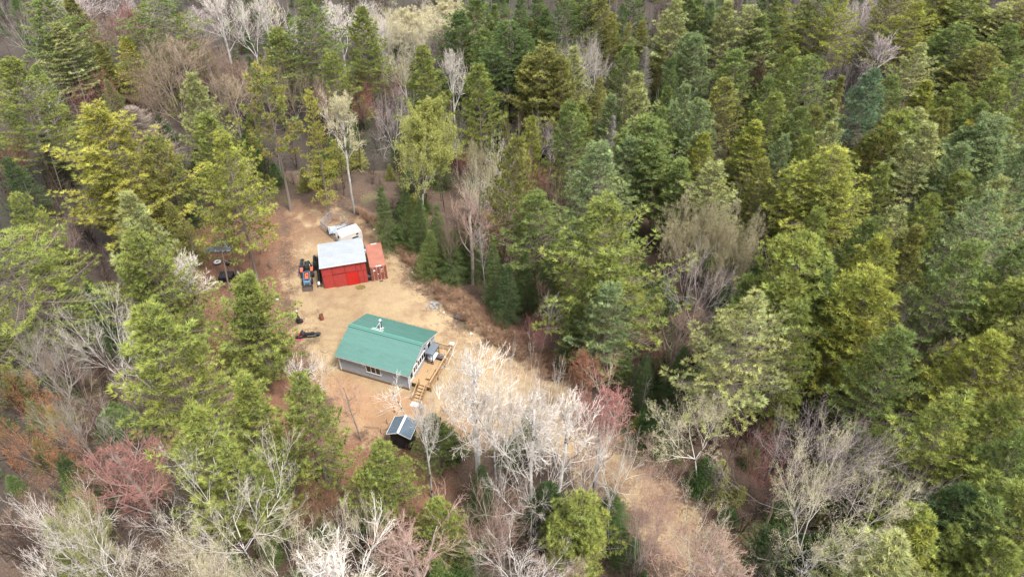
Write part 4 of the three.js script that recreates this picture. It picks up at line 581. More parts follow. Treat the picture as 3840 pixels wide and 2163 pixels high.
// ---------------------------------------------------------------- loose things in the yard and the clearing on the left
{
  const sm = thing('smoker', 'black upright smoker with a white tipped stove pipe on the sand', 'smoker', [-30.35, 0, -72.75], 0.3);
  part('firebox', [cy(0.3, 0.3, 0.8, -0.1, 0.5, 0.05), rb(0.75, 0.35, 0.5, 0.1, 0.3, 0.1, 0.06)], M.dark, sm); part('stack', cy(0.1, 0.1, 1.3, -0.05, 1.3, -0.2), M.dark, sm); part('stack_cap', cy(0.12, 0.12, 0.16, -0.05, 1.98, -0.2), M.white, sm); for (const [a, b] of [[-0.25, -0.15], [0.35, -0.15], [-0.25, 0.3], [0.35, 0.3]]) part('leg', bar([a, 0, b], [a, 0.3, b], 0.03), M.black, sm); part('side_handle', [bar([0.4, 0.5, 0.1], [0.75, 0.55, 0.1], 0.03), bar([0.75, 0.35, 0.1], [0.75, 0.75, 0.1], 0.025)], M.black, sm);
  const br = thing('burn_barrel', 'rusty steel burn barrel standing alone on the sand', 'barrel', [-27.3, 0, -73.35], 0.2); part('body', [new THREE.LatheGeometry([[0.29, 0], [0.3, 0.02], [0.29, 0.28], [0.315, 0.3], [0.29, 0.32], [0.29, 0.58], [0.315, 0.6], [0.29, 0.62], [0.29, 0.86], [0.305, 0.88], [0.28, 0.88], [0.27, 0.6]].map(([a, b]) => new THREE.Vector2(a, b)), 24)], M.rust, br); part('ash', cy(0.27, 0.27, 0.03, 0, 0.62, 0), M.mud, br);
  // the little black shed below the house
  const s = thing('black_shed', 'small black shed with a slate blue metal gable roof and white edges', 'shed', [-12.95, 0, -52.0], -0.257), e = 2.45, r = 3.15;
  const wallOf = []; for (let i = 0; i < 14; i++) { const x = -1.15 + (2.3 * (i + 0.5)) / 14; for (const z of [-1.1, 1.1]) wallOf.push(bx(0.155, e + (1.2 - Math.abs(x)) * 0.45, 0.04, x, (e + (1.2 - Math.abs(x)) * 0.45) / 2, z)); } for (let i = 0; i < 13; i++) for (const x of [-1.17, 1.17]) wallOf.push(bx(0.04, e - 0.02, 0.155, x, e / 2, -1.05 + (2.1 * (i + 0.5)) / 13));
  part('wall', wallOf, M.dark, s);
  part('door', [bx(0.85, 1.9, 0.03, 0.1, 1.0, 1.14), bx(0.9, 0.05, 0.02, 0.1, 1.97, 1.16)], M.black, s);
  for (const p of [-1, 1]) part('roof_slope', ribbed([0, r, -1.35], [0, r, 1.3], [p * 1.5, e + 0.02, -1.35], [p * 1.5, e + 0.02, 1.3], 0.22, 0.025, 0.04), M.slate, s);
  part('ridge_cap', [beam([0.06, r + 0.035, -1.38], [0.06, r + 0.035, 1.33], 0.16, 0.02), beam([-0.06, r + 0.045, -1.38], [-0.06, r + 0.045, 1.33], 0.16, 0.02)], M.trim, s);
  for (const p of [-1, 1]) part('roof_edge', [beam([0, r - 0.02, 1.33], [p * 1.52, e, 1.33], 0.03, 0.1), beam([0, r - 0.02, -1.38], [p * 1.52, e, -1.38], 0.03, 0.1), bx(0.03, 0.08, 2.7, p * 1.52, e + 0.02, -0.02)], M.trim, s);
  for (const [x, z, h2, l] of [[-15.92, -53.13, 1.1, 'leaning weathered fence post nearest the black shed'], [-15.38, -54.56, 1.0, 'short fence post behind the black shed roof'], [-14.7, -56.35, 1.2, 'fence post closest to the front wall of the house']]) { const f = thing('fence_post', l, 'fence post', [x, 0, z], 0, 'old fence posts round the black shed'); part('post', cy(0.06, 0.075, h2, 0, h2 / 2, 0, 0.05, 0, 0.04), M.log, f); part('wire_staple', bx(0.03, 0.06, 0.03, 0.07, h2 * 0.8, 0), boltM, f); }
  solo('fence_rail', bar([-18.1, 0.45, -53.9], [-16.1, 0.62, -53.7], 0.05, 7), M.log, 'pale wooden rail running left from the leaning fence post', 'rail');
  solo('fallen_log', bar([-13.6, 0.12, -46.8], [-11.7, 0.14, -45.3], 0.11, 8), M.log, 'pale fallen log on the leaf litter below the black shed', 'log');
  const sn = solo('snag_trunk', (() => { const b = new Buf(); const pts = [[0, 0, 0], [-0.1, 2, -0.15], [0.0, 4.2, -0.3], [-0.3, 6.2, -0.35], [0.2, 7.6, -0.6]]; for (let i = 0; i < 4; i++) b.limb(pts[i], pts[i + 1], 0.2 - 0.035 * i, 0.165 - 0.035 * i, 7, [1, 1, 1]); b.limb(pts[3], [1.2, 7.4, -0.1], 0.07, 0.02, 5, [1, 1, 1]); b.limb(pts[2], [-1.3, 5.4, 0.2], 0.06, 0.02, 5, [1, 1, 1]); return b.geo(); })(), mat([0.3, 0.22, 0.17], 0.9), 'broken leaning brown trunk in the dark gap left of the largest cream tree', 'dead trunk'); sn.position.set(26.8, 0, -39.5);
  // stored things among the pines
  const tp = thing('tarp_pile', 'grey tarp covered heap under the pines at the left of the yard', 'tarp heap', [-46.6, 0, -90.2], 0.1); part('cover', drape(3.2, 2.4, 1.35, 8, 0.25, 26), M.tarp, tp); for (const [x, z] of [[-1.2, 0.9], [1.2, 0.8], [0, 1.05]]) part('weight', new THREE.IcosahedronGeometry(0.16, 1).translate(x, 0.1, z), M.stone, tp);
  const bt = solo('blue_tarp', drape(2.2, 1.5, 0.35, 9, 0.1, 18), M.bluetarp, 'flat dark blue tarp left of the grey tarp heap', 'tarp'); bt.position.set(-48.9, 0, -89.6); bt.rotation.y = 0.2;
  const bt2 = solo('light_tarp', drape(1.5, 1.2, 0.5, 10, 0.12, 16), M.tarp, 'small pale blue tarp seen through the white birch branches', 'tarp'); bt2.position.set(-54, groundY(-54, -85.4), -85.4);
  const dk = thing('dark_rack', 'long dark stack of lumber leaning beyond the white birch', 'lumber stack', [-49.8, groundY(-49.8, -82.6), -82.9], 0.5); for (let i = 0; i < 6; i++) part('plank', bx(0.28, 0.08, 2.8, (i % 3) * 0.3 - 0.3, 0.1 + Math.floor(i / 3) * 0.1, (i * 37 % 7) * 0.05), M.charcoal, dk);
  const ty = (x, z, l, m, ry) => { const o = thing('old_tyre', l, 'tyre', [x, 0, z], ry); part('tyre', new THREE.TorusGeometry(0.42, 0.16, 10, 24).rotateX(Math.PI / 2 - 0.15).translate(0, 0.22, 0), m, o); part('rim', cy(0.25, 0.25, 0.08, 0, 0.2, 0), M.mud, o); };
  ty(-46.4, -86.3, 'whitish tyre lying in the litter in front of the tarp heap', M.white, 0.3); ty(-44.5, -86.1, 'black tyre with a pale side lying right of the whitish tyre', M.rubber, 0.9);
  const bs = thing('black_crate_stack', 'square black tarped stack among the pine stems', 'covered stack', [-43.65, 0, -82.3], 0.08); part('cover', [rb(2.0, 1.0, 1.6, 0, 0.5, 0, 0.1), ...Array.from({ length: 9 }, (_, i) => rb(0.16, 0.9, 0.1, -0.9 + i * 0.22, 0.46, 0.8, 0.04, 0.06)), ...Array.from({ length: 6 }, (_, i) => rb(0.1, 0.9, 0.16, 1.0, 0.46, -0.6 + i * 0.24, 0.04))], M.dark, bs); part('strap', [bx(2.06, 0.02, 0.06, 0, 1.01, 0.3), bx(0.06, 0.02, 1.66, -0.3, 1.012, 0)], M.charcoal, bs);
  const jg = thing('white_jug', 'white plastic jug right of the black tarped stack', 'jug', [-42.2, 0, -83.4], 0.5); part('body', [rb(0.4, 0.55, 0.3, 0, 0.3, 0, 0.1, 0.3), cy(0.06, 0.07, 0.14, 0, 0.62, -0.1)], M.white, jg); part('handle', new THREE.TorusGeometry(0.1, 0.025, 6, 12).translate(0.2, 0.45, -0.06), M.white, jg);
  [[-48.26, -82.03, 'greyish cut stump, leftmost of the row left of the black stack'], [-47.13, -82.22, 'cut stump with a pale side, second in the row left of the black stack'], [-46.46, -81.93, 'dark cut stump in the middle of the row left of the black stack'], [-45.92, -82.03, 'cut stump nearest the black tarped stack'], [-46.55, -81.05, 'pale topped cut stump standing in front of the row of stumps']].forEach(([x, z, l], i) => { const o = thing('log_stump', l, 'stump', [x, 0, z], i, 'cut stumps beside the black stack'); part('bark', cy(0.26 + 0.03 * (i % 3), 0.28, 0.48, 0, 0.24, 0, 0, 0, 0, 12), M.log, o); part('cut_face', cy(0.235 + 0.03 * (i % 3), 0.235, 0.02, 0, 0.49, 0), i === 2 ? M.mud : M.endgrain, o); });
  const rk = (x, z, s, l, m = M.stone) => { const g = new THREE.IcosahedronGeometry(s, 2), p = g.attributes.position; for (let i = 0; i < p.count; i++) { const k = 0.75 + 0.5 * fbm(p.getX(i) / s + x, p.getY(i) / s + p.getZ(i) / s, 3); p.setXYZ(i, p.getX(i) * k, p.getY(i) * k * 0.7, p.getZ(i) * k); } g.computeVertexNormals(); const o = solo('pale_stone', g, m, l, 'stone'); o.position.set(x, groundY(x, z) + s * 0.25, z); };
  rk(-41.3, -76.5, 0.26, 'whitish stone beside the foot of a thin pine in the litter', M.cream); rk(-5.73, -70.35, 0.21, 'white stone at the edge of the brush by the drive bend', M.cream); rk(-9.9, -74.7, 0.16, 'small white stone halfway down the brush edge', M.cream); rk(-15.4, -83.7, 0.15, 'small white stone on the bank right of the container', M.cream); rk(-23, -95, 0.25, 'grey stone on the bank behind the camper'); rk(-34.8, -77.6, 0.22, 'grey stone at the left edge of the sand below the tractor');
  const cr = solo('concrete_rubble', (() => { const r = rng(60), g = []; for (let i = 0; i < 16; i++) g.push(rb(0.2 + 0.3 * r(), 0.08 + 0.1 * r(), 0.2 + 0.2 * r(), (r() - 0.5) * 2.4, 0.08 + 0.08 * r(), (r() - 0.5) * 1.3, 0.03, r() * 0.6, r() * 3, r() * 0.6)); return g; })(), worn([0.24, 0.245, 0.26], 0.5, { seed: 61 }, 0.9), 'heap of grey concrete rubble at the brush edge above the house', 'rubble'); stuff(cr); cr.position.set(-11.4, groundY(-11.4, -76.2), -76.2);
  const dh = solo('charred_heap', drape(2.6, 1.6, 0.5, 12, 0.25, 22), worn([0.09, 0.07, 0.065], 0.8, { seed: 62 }, 0.95), 'dark charred heap in the brush above the drive bend', 'heap'); dh.position.set(-7.3, groundY(-7.3, -73.6), -73.6); dh.rotation.y = -0.5;
  const gc = thing('grass_clump', 'brown green grass clump on the sand before the barn door', 'grass', [-22.9, 0, -80.4]); stuff(gc); { const r = rng(63), b = new Buf(); for (let i = 0; i < 900; i++) { const a = r() * 6.28, q = Math.sqrt(r()), p = [Math.cos(a) * q * 0.75, 0, Math.sin(a) * q * 0.5], d = ball(r), k = 0.7 + 0.6 * r(); b.tri(add(p, [0.02, 0, 0]), add(p, [-0.02, 0, 0.01]), add(p, norm([d[0], 1.2, d[2]]), 0.12 + 0.16 * r()), [k, k, k]); } stuff(part('blades', b.geo(), new THREE.MeshStandardMaterial({ color: new THREE.Color().setRGB(0.26, 0.2, 0.07), vertexColors: true, side: THREE.DoubleSide, roughness: 0.9 }), gc)); }
}
// ---------------------------------------------------------------- the trees: x, z, height, crown width, shape, tone, label, lean of the top
const TREES = [
  [-94.2, -143.8, 22.0, 13.1, 'P1', 'green', "dark green white pine at the upper left corner beside the pale yellowish pine"],
  [-91.6, -142.0, 18.0, 11.3, 'P0', 'pale', "pale yellowish white pine leaning against the dark green pine in the upper left"],
  [-85.3, -142.4, 14.0, 6.1, 'C0', 'olive', "shorter of two narrow olive cedars above the red maple at upper left"],
  [-79.2, -141.3, 15.0, 6.9, 'C1', 'gold', "taller and brighter of two narrow golden cedars at upper left"],
  [-83.1, -107.9, 23.6, 12.1, 'P2', 'yg', "full green pine cut by the left edge with a bare leaning trunk", 2.1, -1.6],
  [-79.6, -124.2, 15.0, 10.1, 'S0', 'red', "rounded red budding maple left of the golden cedars"],
  [-77.9, -128.6, 12.0, 4.4, 'F0', 'green', "small dark green fir between the red maple and the golden cedar"],
  [-58.0, -90.1, 25.0, 15.1, 'P7', 'gold', "large golden yellow white pine, widest crown at the left of the picture"],
  [-51.9, -91.2, 20.0, 6.1, 'R0', 'olive', "dark olive pine half hidden behind the golden yellow pine"],
  [-52.0, -107.5, 22.0, 7.5, 'P2', 'pale', "pale bluish pine with one long arm reaching right, above the layered yellow pine"],
  [-47.1, -100.0, 19.0, 7.8, 'P1', 'yg', "green pine directly behind the top of the layered yellow pine"],
  [-38.6, -81.1, 25.4, 10.9, 'P5', 'yellow', "yellow white pine with long layered limbs left of the red barn", 0.9, -0.5],
  [-38.5, -101.0, 26.7, 9.1, 'R1', 'olive', "dark tall red pine with sparse crown and bare trunk behind the clearing", 0.9, -0.2],
  [-31.3, -99.0, 23.1, 4.7, 'C2', 'gold', "slender olive conifer with gappy crown at the back edge of the clearing", 0.4, -0.2],
  [-45.4, -135.9, 19.0, 10.3, 'P0', 'yg', "bright yellow green pine in front of the tall layered pine, top centre left"],
  [-39.3, -137.3, 24.0, 12.3, 'P5', 'green', "tall layered green pine touching the top edge left of the cream aspens"],
  [-72.3, -146.6, 22.0, 17.2, 'P4', 'green', "flat layered pine cut by the top edge above the brown maples"],
  [-62.5, -149.1, 22.0, 8.2, 'B0', 'white', "leftmost of three white stemmed birches at the top edge"],
  [-56.1, -149.1, 22.0, 9.0, 'B1', 'white', "middle of three white stemmed birches at the top edge"],
  [-54.1, -152.9, 20.0, 7.6, 'B0', 'white', "rightmost of three white stemmed birches at the top edge"],
  [-107.4, -153.1, 18.0, 9.4, 'S1', 'grey', "pale grey bare tree in the extreme upper left corner"],
  [-93.9, -158.2, 16.0, 9.6, 'U0', 'brown', "brown bare tree right of the dull olive pine at the top left"],
  [-85.5, -149.9, 16.0, 9.1, 'U1', 'brown', "bare brown maple above the two golden cedars"],
  [-70.3, -135.4, 18.0, 11.2, 'U0', 'tan', "tan bare maple just right of the taller golden cedar"],
  [-65.4, -134.8, 18.0, 8.6, 'U1', 'tan', "tan upright bare maple in the middle of the upper left brown grove"],
  [-63.5, -123.1, 18.0, 9.5, 'S0', 'tan', "tan bare maple with a visible brown trunk left of the pale bluish pine"],
  [-63.1, -140.3, 17.0, 9.5, 'U0', 'brown', "brown bare tree below the flat layered pine at the top edge"],
  [-51.5, -119.6, 17.0, 7.4, 'U1', 'tan', "tan bare tree between the pale bluish pine and the tall red pine"],
  [-56.7, -131.9, 17.0, 8.3, 'U0', 'brown', "brown bare tree beneath the leftmost white birch"],
  [-51.8, -128.6, 16.0, 7.5, 'U1', 'brown', "brown bare tree beneath the middle white birch"],
  [-85.8, -156.1, 17.0, 6.8, 'U1', 'red', "reddish bare maple near the top edge left of the flat layered pine"],
  [-75.0, -160.1, 13.0, 6.1, 'F2', 'rust', "small rust red dying conifer under the flat layered pine"],
  [-85.1, -105.8, 13.3, 6.8, 'U0', 'red', "thin red budding maple at the left edge with a slender leaning trunk", 0.7, -0.7],
  [-87.2, -121.0, 13.3, 5.2, 'T0', 'grey', "small pale lichen grey tree between the left edge pine and the red maple", 1.0, -0.6],
  [-63.5, -107.9, 16.0, 9.0, 'D0', 'brown', "brown twiggy dead conifer behind the golden yellow pine"],
  [-68.6, -123.7, 16.0, 8.2, 'U0', 'brown', "dull brown bare tree right of the taller golden cedar, lower down"],
  [-95.6, -154.8, 18.0, 6.9, 'P6', 'olive', "dull olive narrow pine at the top edge above the pale yellowish pine"],
  [-42.2, -125.5, 16.0, 7.2, 'S0', 'tan', "tan budding tree squeezed between the tall red pine and the bright yellow green pine"],
  [-35.7, -123.1, 16.0, 5.9, 'U0', 'pink', "pinkish bare tree right of the slender olive conifer top"],
  [-27.1, -99.8, 22.5, 5.8, 'B2', 'cream', "slender white birch with pale budding twigs at the back edge of the clearing", 1.4, -0.4],
  [-34.1, -128.0, 17.0, 7.5, 'P4', 'yg', "green pine with drooping lower limbs left of the dark red shrubs, top centre"],
  [-46.1, -146.0, 19.0, 6.9, 'B1', 'white', "white bare birch behind the bright yellow green pine at the top"],
  [-37.8, -151.7, 19.0, 8.3, 'U1', 'white', "whitish bare tree at the top edge right of the tall layered pine"],
  [-93.2, -132.0, 13.0, 5.6, 'F1', 'green', "dark green fir below the upper left corner pine"],
  [-93.2, -127.0, 13.0, 6.5, 'U1', 'grey', "grey bare sapling tree below the upper left corner pine"],
  [-29.6, -138.0, 22.0, 9.0, 'P0', 'yg', "yellow green pine left of the cream aspen grove"],
  [-25.8, -155.6, 18.0, 8.4, 'U0', 'cream', "cream aspen at the top edge, first from the left of its grove"],
  [-21.3, -149.0, 18.0, 7.7, 'U1', 'cream', "cream aspen, second from the left of its grove at the top"],
  [-18.3, -155.6, 18.0, 8.3, 'U0', 'cream', "cream aspen in the middle of the grove at the top edge"],
  [-14.1, -154.8, 18.0, 8.6, 'U1', 'cream', "cream aspen, largest near the right of the grove at the top edge"],
  [-11.2, -153.6, 17.0, 6.6, 'U0', 'cream', "cream aspen at the right end of the grove against dark pines"],
  [-28.2, -150.7, 16.0, 6.0, 'U1', 'white', "white bare tree right of the yellow green pine, below the aspen grove"],
  [-22.1, -137.6, 16.0, 6.1, 'U0', 'cream', "small cream aspen below the grove left of the conical pine"],
  [-19.5, -144.8, 17.0, 6.3, 'B1', 'cream', "cream aspen with a white stem at the lower middle of the grove"],
  [-7.4, -150.7, 16.0, 5.3, 'U1', 'cream', "cream bare tree between two dark pines at the top centre"],
  [-28.9, -163.6, 13.0, 4.1, 'C0', 'olive', "tiny olive conifer standing among the cream aspens"],
  [-10.4, -138.3, 21.0, 9.7, 'P1', 'dark', "dark green pine at the right end of the cream aspen grove"],
  [-9.2, -140.5, 15.0, 4.4, 'P6', 'gold', "small golden pine between two larger green pines at top centre"],
  [-16.3, -121.1, 21.0, 9.2, 'P0', 'yg', "conical bright green pine above the leafing yellow green aspen"],
  [-11.2, -122.7, 20.0, 5.7, 'B0', 'white', "white stemmed birch right of the conical bright green pine"],
  [-0.9, -127.0, 23.0, 12.4, 'P3', 'dark', "broad dark green pine with rounded top at the top centre"],
  [-5.1, -132.8, 20.0, 7.2, 'P1', 'green', "green pine on the left shoulder of the broad dark green pine"],
  [-5.5, -110.9, 22.0, 6.9, 'P1', 'yg', "upright green pine below the broad dark green pine"],
  [5.3, -118.3, 22.0, 9.5, 'P3', 'olive', "olive round pine left half of the twin crown below the white domed tree"],
  [8.6, -117.0, 21.0, 7.9, 'P2', 'olive', "olive round pine right half of the twin crown below the white domed tree"],
  [11.3, -123.0, 20.0, 6.8, 'P0', 'pale', "pale green pine tucked behind the right of the olive twin crown"],
  [12.3, -142.9, 17.0, 8.3, 'M0', 'white', "left half of the white domed bare tree near the top centre"],
  [16.9, -141.7, 17.0, 7.4, 'M1', 'white', "right half of the white domed bare tree near the top centre"],
  [17.7, -139.6, 14.0, 6.2, 'S1', 'white', "small whitish bare tree at the foot of the white domed tree"],
  [-21.4, -112.6, 18.0, 8.1, 'S0', 'lilac', "lilac white bare tree above and left of the leafing aspen"],
  [-9.9, -110.9, 17.0, 6.5, 'S1', 'lilac', "lilac white bare tree just right of the leafing aspen top"],
  [-15.0, -92.2, 25.1, 9.6, 'A0', 'leaf', "big leafing aspen with pale yellow green crown behind the clearing", 2.5, -0.3],
  [-31.6, -136.0, 11.0, 6.7, 'M0', 'red', "dark red rounded shrub below the yellow green pine, top centre left"],
  [-24.5, -135.4, 11.0, 5.5, 'M1', 'red', "dark red shrub left of the conical bright green pine"],
  [-29.7, -130.0, 10.0, 6.2, 'M0', 'red', "deep red shrub beside the lilac white bare tree"],
  [-0.7, -121.5, 14.0, 4.7, 'T0', 'grey', "small grey bare tree between the upright green pine and olive twin crown"],
  [2.0, -118.2, 12.0, 3.3, 'T1', 'red', "thin red sapling below the olive twin crown"],
  [1.4, -108.0, 15.0, 4.7, 'S0', 'grey', "grey bare tree left of the small yellowish pine in the centre top"],
  [5.1, -110.5, 15.0, 4.6, 'S1', 'lilac', "lilac grey bare tree above the small yellowish pine in the centre top"],
  [6.8, -108.0, 15.0, 4.5, 'U0', 'lilac', "lilac grey bare tree left of the tall green pine in the centre top"],
  [3.0, -100.4, 18.0, 5.1, 'P0', 'yellow', "small yellowish pine standing over the bright red maple"],
  [-1.8, -82.8, 24.1, 6.9, 'P1', 'olive', "olive green pine with bare lower trunk left of the bright red maple", 2.6, -0.0],
  [-2.6, -105.4, 14.0, 5.6, 'S1', 'white', "white bare tree between the leafing aspen and the small yellowish pine"],
  [-6.1, -102.0, 14.0, 3.9, 'U0', 'tanleaf', "tan budding tree right of the leafing aspen crown"],
  [-5.4, -95.9, 14.0, 5.8, 'M0', 'cream', "cream domed tree with reddish base right of the leafing aspen"],
  [-2.3, -96.8, 14.0, 3.7, 'M1', 'cream', "smaller cream domed tree left of the olive green pine"],
  [3.6, -98.4, 15.0, 6.6, 'M0', 'crimson', "bright red budding maple half behind the olive green pine"],
  [6.5, -99.0, 12.0, 4.0, 'M1', 'crimson', "lower bright red maple at the right of the larger red one"],
  [-9.1, -106.6, 10.0, 4.3, 'M1', 'red', "dark red shrub at the right flank of the leafing aspen"],
  [7.1, -94.0, 13.0, 4.1, 'S0', 'tan', "tan grey bare tree below the bright red maples"],
  [9.4, -99.3, 21.0, 7.4, 'P1', 'green', "solid green pine right of the bright red maples"],
  [16.0, -105.0, 16.0, 3.9, 'D1', 'dead', "grey dead spruce with bare boughs among the green pines, centre right"],
  [15.8, -122.4, 15.0, 5.0, 'F1', 'olive', "dark olive fir right of the olive twin crown"],
  [-1.2, -116.9, 12.0, 2.5, 'F0', 'olive', "little olive spire left of the red sapling, top centre"],
  [20.9, -109.5, 21.0, 8.1, 'P7', 'pale', "pale plumed pine with upswept branches above the bluish pine, centre right"],
  [12.5, -84.3, 22.0, 10.4, 'P2', 'glauc', "large soft bluish green pine right of centre above the big yellow green pine"],
  [19.8, -94.4, 21.0, 9.1, 'P3', 'green', "round green pine between the pale plumed pine and the soft bluish pine"],
  [24.5, -89.0, 17.0, 5.6, 'P6', 'green', "smaller rounded green pine right of the soft bluish pine"],
  [22.6, -91.8, 13.0, 4.5, 'M0', 'tanleaf', "tan budding round tree at the lower right of the soft bluish pine"],
  [7.5, -153.1, 17.0, 5.3, 'C1', 'dark', "dark green narrow cedar left above the white domed tree"],
  [3.9, -154.0, 14.0, 3.8, 'C0', 'olive', "brownish narrow cedar left of the white domed tree"],
  [6.4, -151.9, 13.0, 3.8, 'C2', 'olive', "olive narrow cedar touching the left edge of the white domed tree"],
  [0.9, -158.4, 13.0, 2.9, 'C0', 'green', "slim green spire behind the broad dark green pine"],
  [21.6, -149.9, 17.0, 5.0, 'C1', 'olive', "olive cedar right above the white domed tree"],
  [20.0, -148.4, 14.0, 3.7, 'C0', 'olive', "short olive cedar at the right side of the white domed tree"],
  [24.6, -146.4, 16.0, 4.3, 'C2', 'olive', "brown olive cedar, third in the row right of the white domed tree"],
  [27.6, -147.9, 16.0, 4.6, 'C1', 'olive', "brown olive cedar, fourth in the row right of the white domed tree"],
  [31.1, -145.7, 15.0, 3.4, 'C0', 'olive', "brownish slim cedar left of the pale layered pine at the top"],
  [30.7, -140.0, 13.0, 3.3, 'C2', 'olive', "brownish slim cedar, lower one below the pale layered pine"],
  [11.3, -147.3, 21.0, 10.0, 'P4', 'dark', "dark pine at the top edge left of the olive layered pine, centre"],
  [18.2, -148.1, 21.0, 9.1, 'P5', 'olive', "olive layered pine at the top edge, centre right"],
  [-7.6, -151.2, 20.0, 9.3, 'P1', 'green', "green pine cut by the top edge right of the cream aspens"],
  [-3.9, -151.8, 18.0, 5.9, 'P0', 'green', "mid green pine at the top edge, second right of the cream aspens"],
  [32.9, -143.0, 22.0, 9.6, 'P5', 'pale', "pale green pine with drooping layered boughs at the top edge, right of centre"],
  [21.8, -129.7, 18.0, 6.6, 'P1', 'green', "green pine below the row of brown olive cedars"],
  [26.6, -136.3, 15.0, 3.5, 'D0', 'dead', "thin grey dead spire beneath the brown olive cedars"],
  [30.0, -127.1, 17.0, 5.2, 'F1', 'dark', "dark fir left of the two glaucous pines, right of centre top"],
  [35.0, -136.5, 18.0, 6.7, 'P2', 'glauc', "glaucous pine below the pale layered pine at the top"],
  [27.0, -113.8, 17.0, 5.5, 'P0', 'green', "green pine right of the pale plumed pine"],
  [26.6, -105.5, 18.0, 5.6, 'P2', 'glauc', "glaucous pine between the pale plumed pine and the olive heavy pine"],
  [2.1, -154.3, 19.0, 8.2, 'F1', 'dark', "very dark conifer at the top edge above the broad dark green pine"],
  [25.8, -153.4, 19.0, 8.3, 'P4', 'dark', "shadowy dark pine at the top edge left of the pale layered pine"],
  [12.2, -111.5, 15.0, 4.4, 'P6', 'yg', "small yellow green pine at the right side of the solid green pine"],
  [17.2, -110.9, 17.0, 4.8, 'P6', 'glauc', "bluish green narrow pine left of the pale plumed pine"],
  [41.8, -149.5, 20.0, 6.0, 'P1', 'glauc', "bluish dark pine at the top edge next to the pale layered pine"],
  [44.4, -144.8, 21.0, 8.7, 'P0', 'pale', "pale green pine at the top edge, left of a matching taller pair, upper right"],
  [48.4, -143.7, 21.0, 10.2, 'P1', 'pale', "pale green upswept pine near the top edge, upper right"],
  [50.6, -142.2, 19.0, 8.3, 'P0', 'green', "green pine just below the pale upswept pine, upper right"],
  [55.9, -148.1, 21.0, 10.3, 'P4', 'yellow', "yellowish layered pine at the top edge, second left of the grey birch"],
  [62.0, -151.7, 19.0, 8.0, 'P0', 'pale', "pale pine at the top edge directly above the grey white birch"],
  [66.6, -145.0, 22.0, 11.0, 'P5', 'yellow', "bright layered pine at the top edge right of the grey white birch"],
  [63.2, -146.8, 16.0, 7.2, 'B1', 'grey', "grey white birch with fanned branches, upper right"],
  [65.7, -141.0, 14.0, 5.4, 'S1', 'lilac', "lilac bare tree right of the grey white birch, lower"],
  [69.5, -136.2, 13.0, 5.7, 'S0', 'grey', "grey bare tree in front of the dark gap, upper right"],
  [72.3, -133.1, 19.0, 7.1, 'B2', 'lilac', "tall lilac white bare birch in the dark gap, upper right"],
  [78.9, -155.2, 17.0, 10.6, 'U0', 'grey', "grey bare tree at the top edge beside the yellow pine, upper right"],
  [75.3, -150.3, 15.0, 8.9, 'U1', 'grey', "dim grey bare tree above the dark gap, upper right"],
  [80.2, -142.6, 22.0, 11.9, 'P5', 'yellow', "yellow pine right of the grey bare trees at the top edge, upper right"],
  [87.9, -148.1, 21.0, 9.0, 'P3', 'olive', "dense olive pine at the top edge near the right corner"],
  [93.5, -145.8, 22.0, 14.6, 'P3', 'yg', "yellow green pine at the top edge, nearest the right corner but one"],
  [96.5, -140.3, 22.0, 14.4, 'P5', 'pale', "pale bluish pine filling the upper right corner"],
  [35.9, -133.1, 19.0, 7.7, 'P1', 'glauc', "dark glaucous pine left of the brown cedar, upper right"],
  [40.6, -125.3, 19.0, 8.5, 'P1', 'green', "dark green pine above the brown cedar, upper right"],
  [46.4, -125.8, 17.0, 4.5, 'C1', 'brown', "brown sparse cedar in a dark gap, upper right"],
  [50.1, -122.7, 20.0, 8.8, 'P0', 'yg', "yellow green pine left of the taller green pine, upper right"],
  [51.1, -115.1, 22.0, 10.5, 'P1', 'green', "tall rich green pine beneath the grey white birch, upper right"],
  [57.5, -107.5, 23.0, 7.9, 'P0', 'blue', "blue green spire shaped pine with bare feet, upper right"],
  [74.5, -125.2, 20.0, 10.2, 'P5', 'pale', "pale pine with layered boughs right of the tall lilac birch"],
  [85.0, -132.5, 21.0, 11.2, 'P3', 'green', "round green pine left below the upper right corner pine"],
  [86.0, -124.0, 20.0, 10.2, 'P3', 'olive', "olive yellow pine near the right edge, upper third"],
  [95.6, -133.5, 20.0, 9.0, 'P1', 'green', "green pine cut by the right edge below the corner pine"],
  [85.4, -130.5, 12.0, 5.8, 'S0', 'tan', "tan bare tree ringed by pines, upper right"],
  [75.1, -124.7, 12.0, 5.8, 'S1', 'tan', "tan lilac bare tree ringed by pines, left of the small yellow pine"],
  [75.7, -121.0, 15.0, 5.6, 'P6', 'yellow', "small yellow pine between two tan bare trees, upper right"],
  [34.6, -107.5, 21.0, 8.4, 'P1', 'olive', "olive heavy pine right of the glaucous pair, right of centre"],
  [29.4, -111.4, 19.0, 5.9, 'P2', 'glauc', "glaucous pine, left and smaller of a pair, right of centre"],
  [30.0, -103.2, 20.0, 7.2, 'P2', 'glauc', "glaucous pine, right and lower of a pair, right of centre"],
  [38.7, -101.4, 17.0, 6.4, 'P6', 'yellow', "yellowish pine below the olive heavy pine, right of centre"],
  [30.2, -98.9, 16.0, 6.1, 'P2', 'yellow', "yellow bushy pine below the glaucous pair"],
  [42.9, -106.6, 19.0, 7.6, 'P1', 'yg', "yellow green pine right of the brown cedar, upper right"],
  [46.5, -104.1, 18.0, 6.6, 'P2', 'green', "green pine below the tall rich green pine"],
  [50.0, -99.5, 18.0, 6.0, 'P2', 'pale', "pale cream green pine below the tall rich green pine"],
  [60.0, -122.7, 15.0, 4.0, 'P6', 'olive', "slim olive pine between the tall rich green pine and the blue green one"],
  [56.0, -112.8, 15.0, 4.5, 'P6', 'pale', "small pale pine left of the blue green spire"],
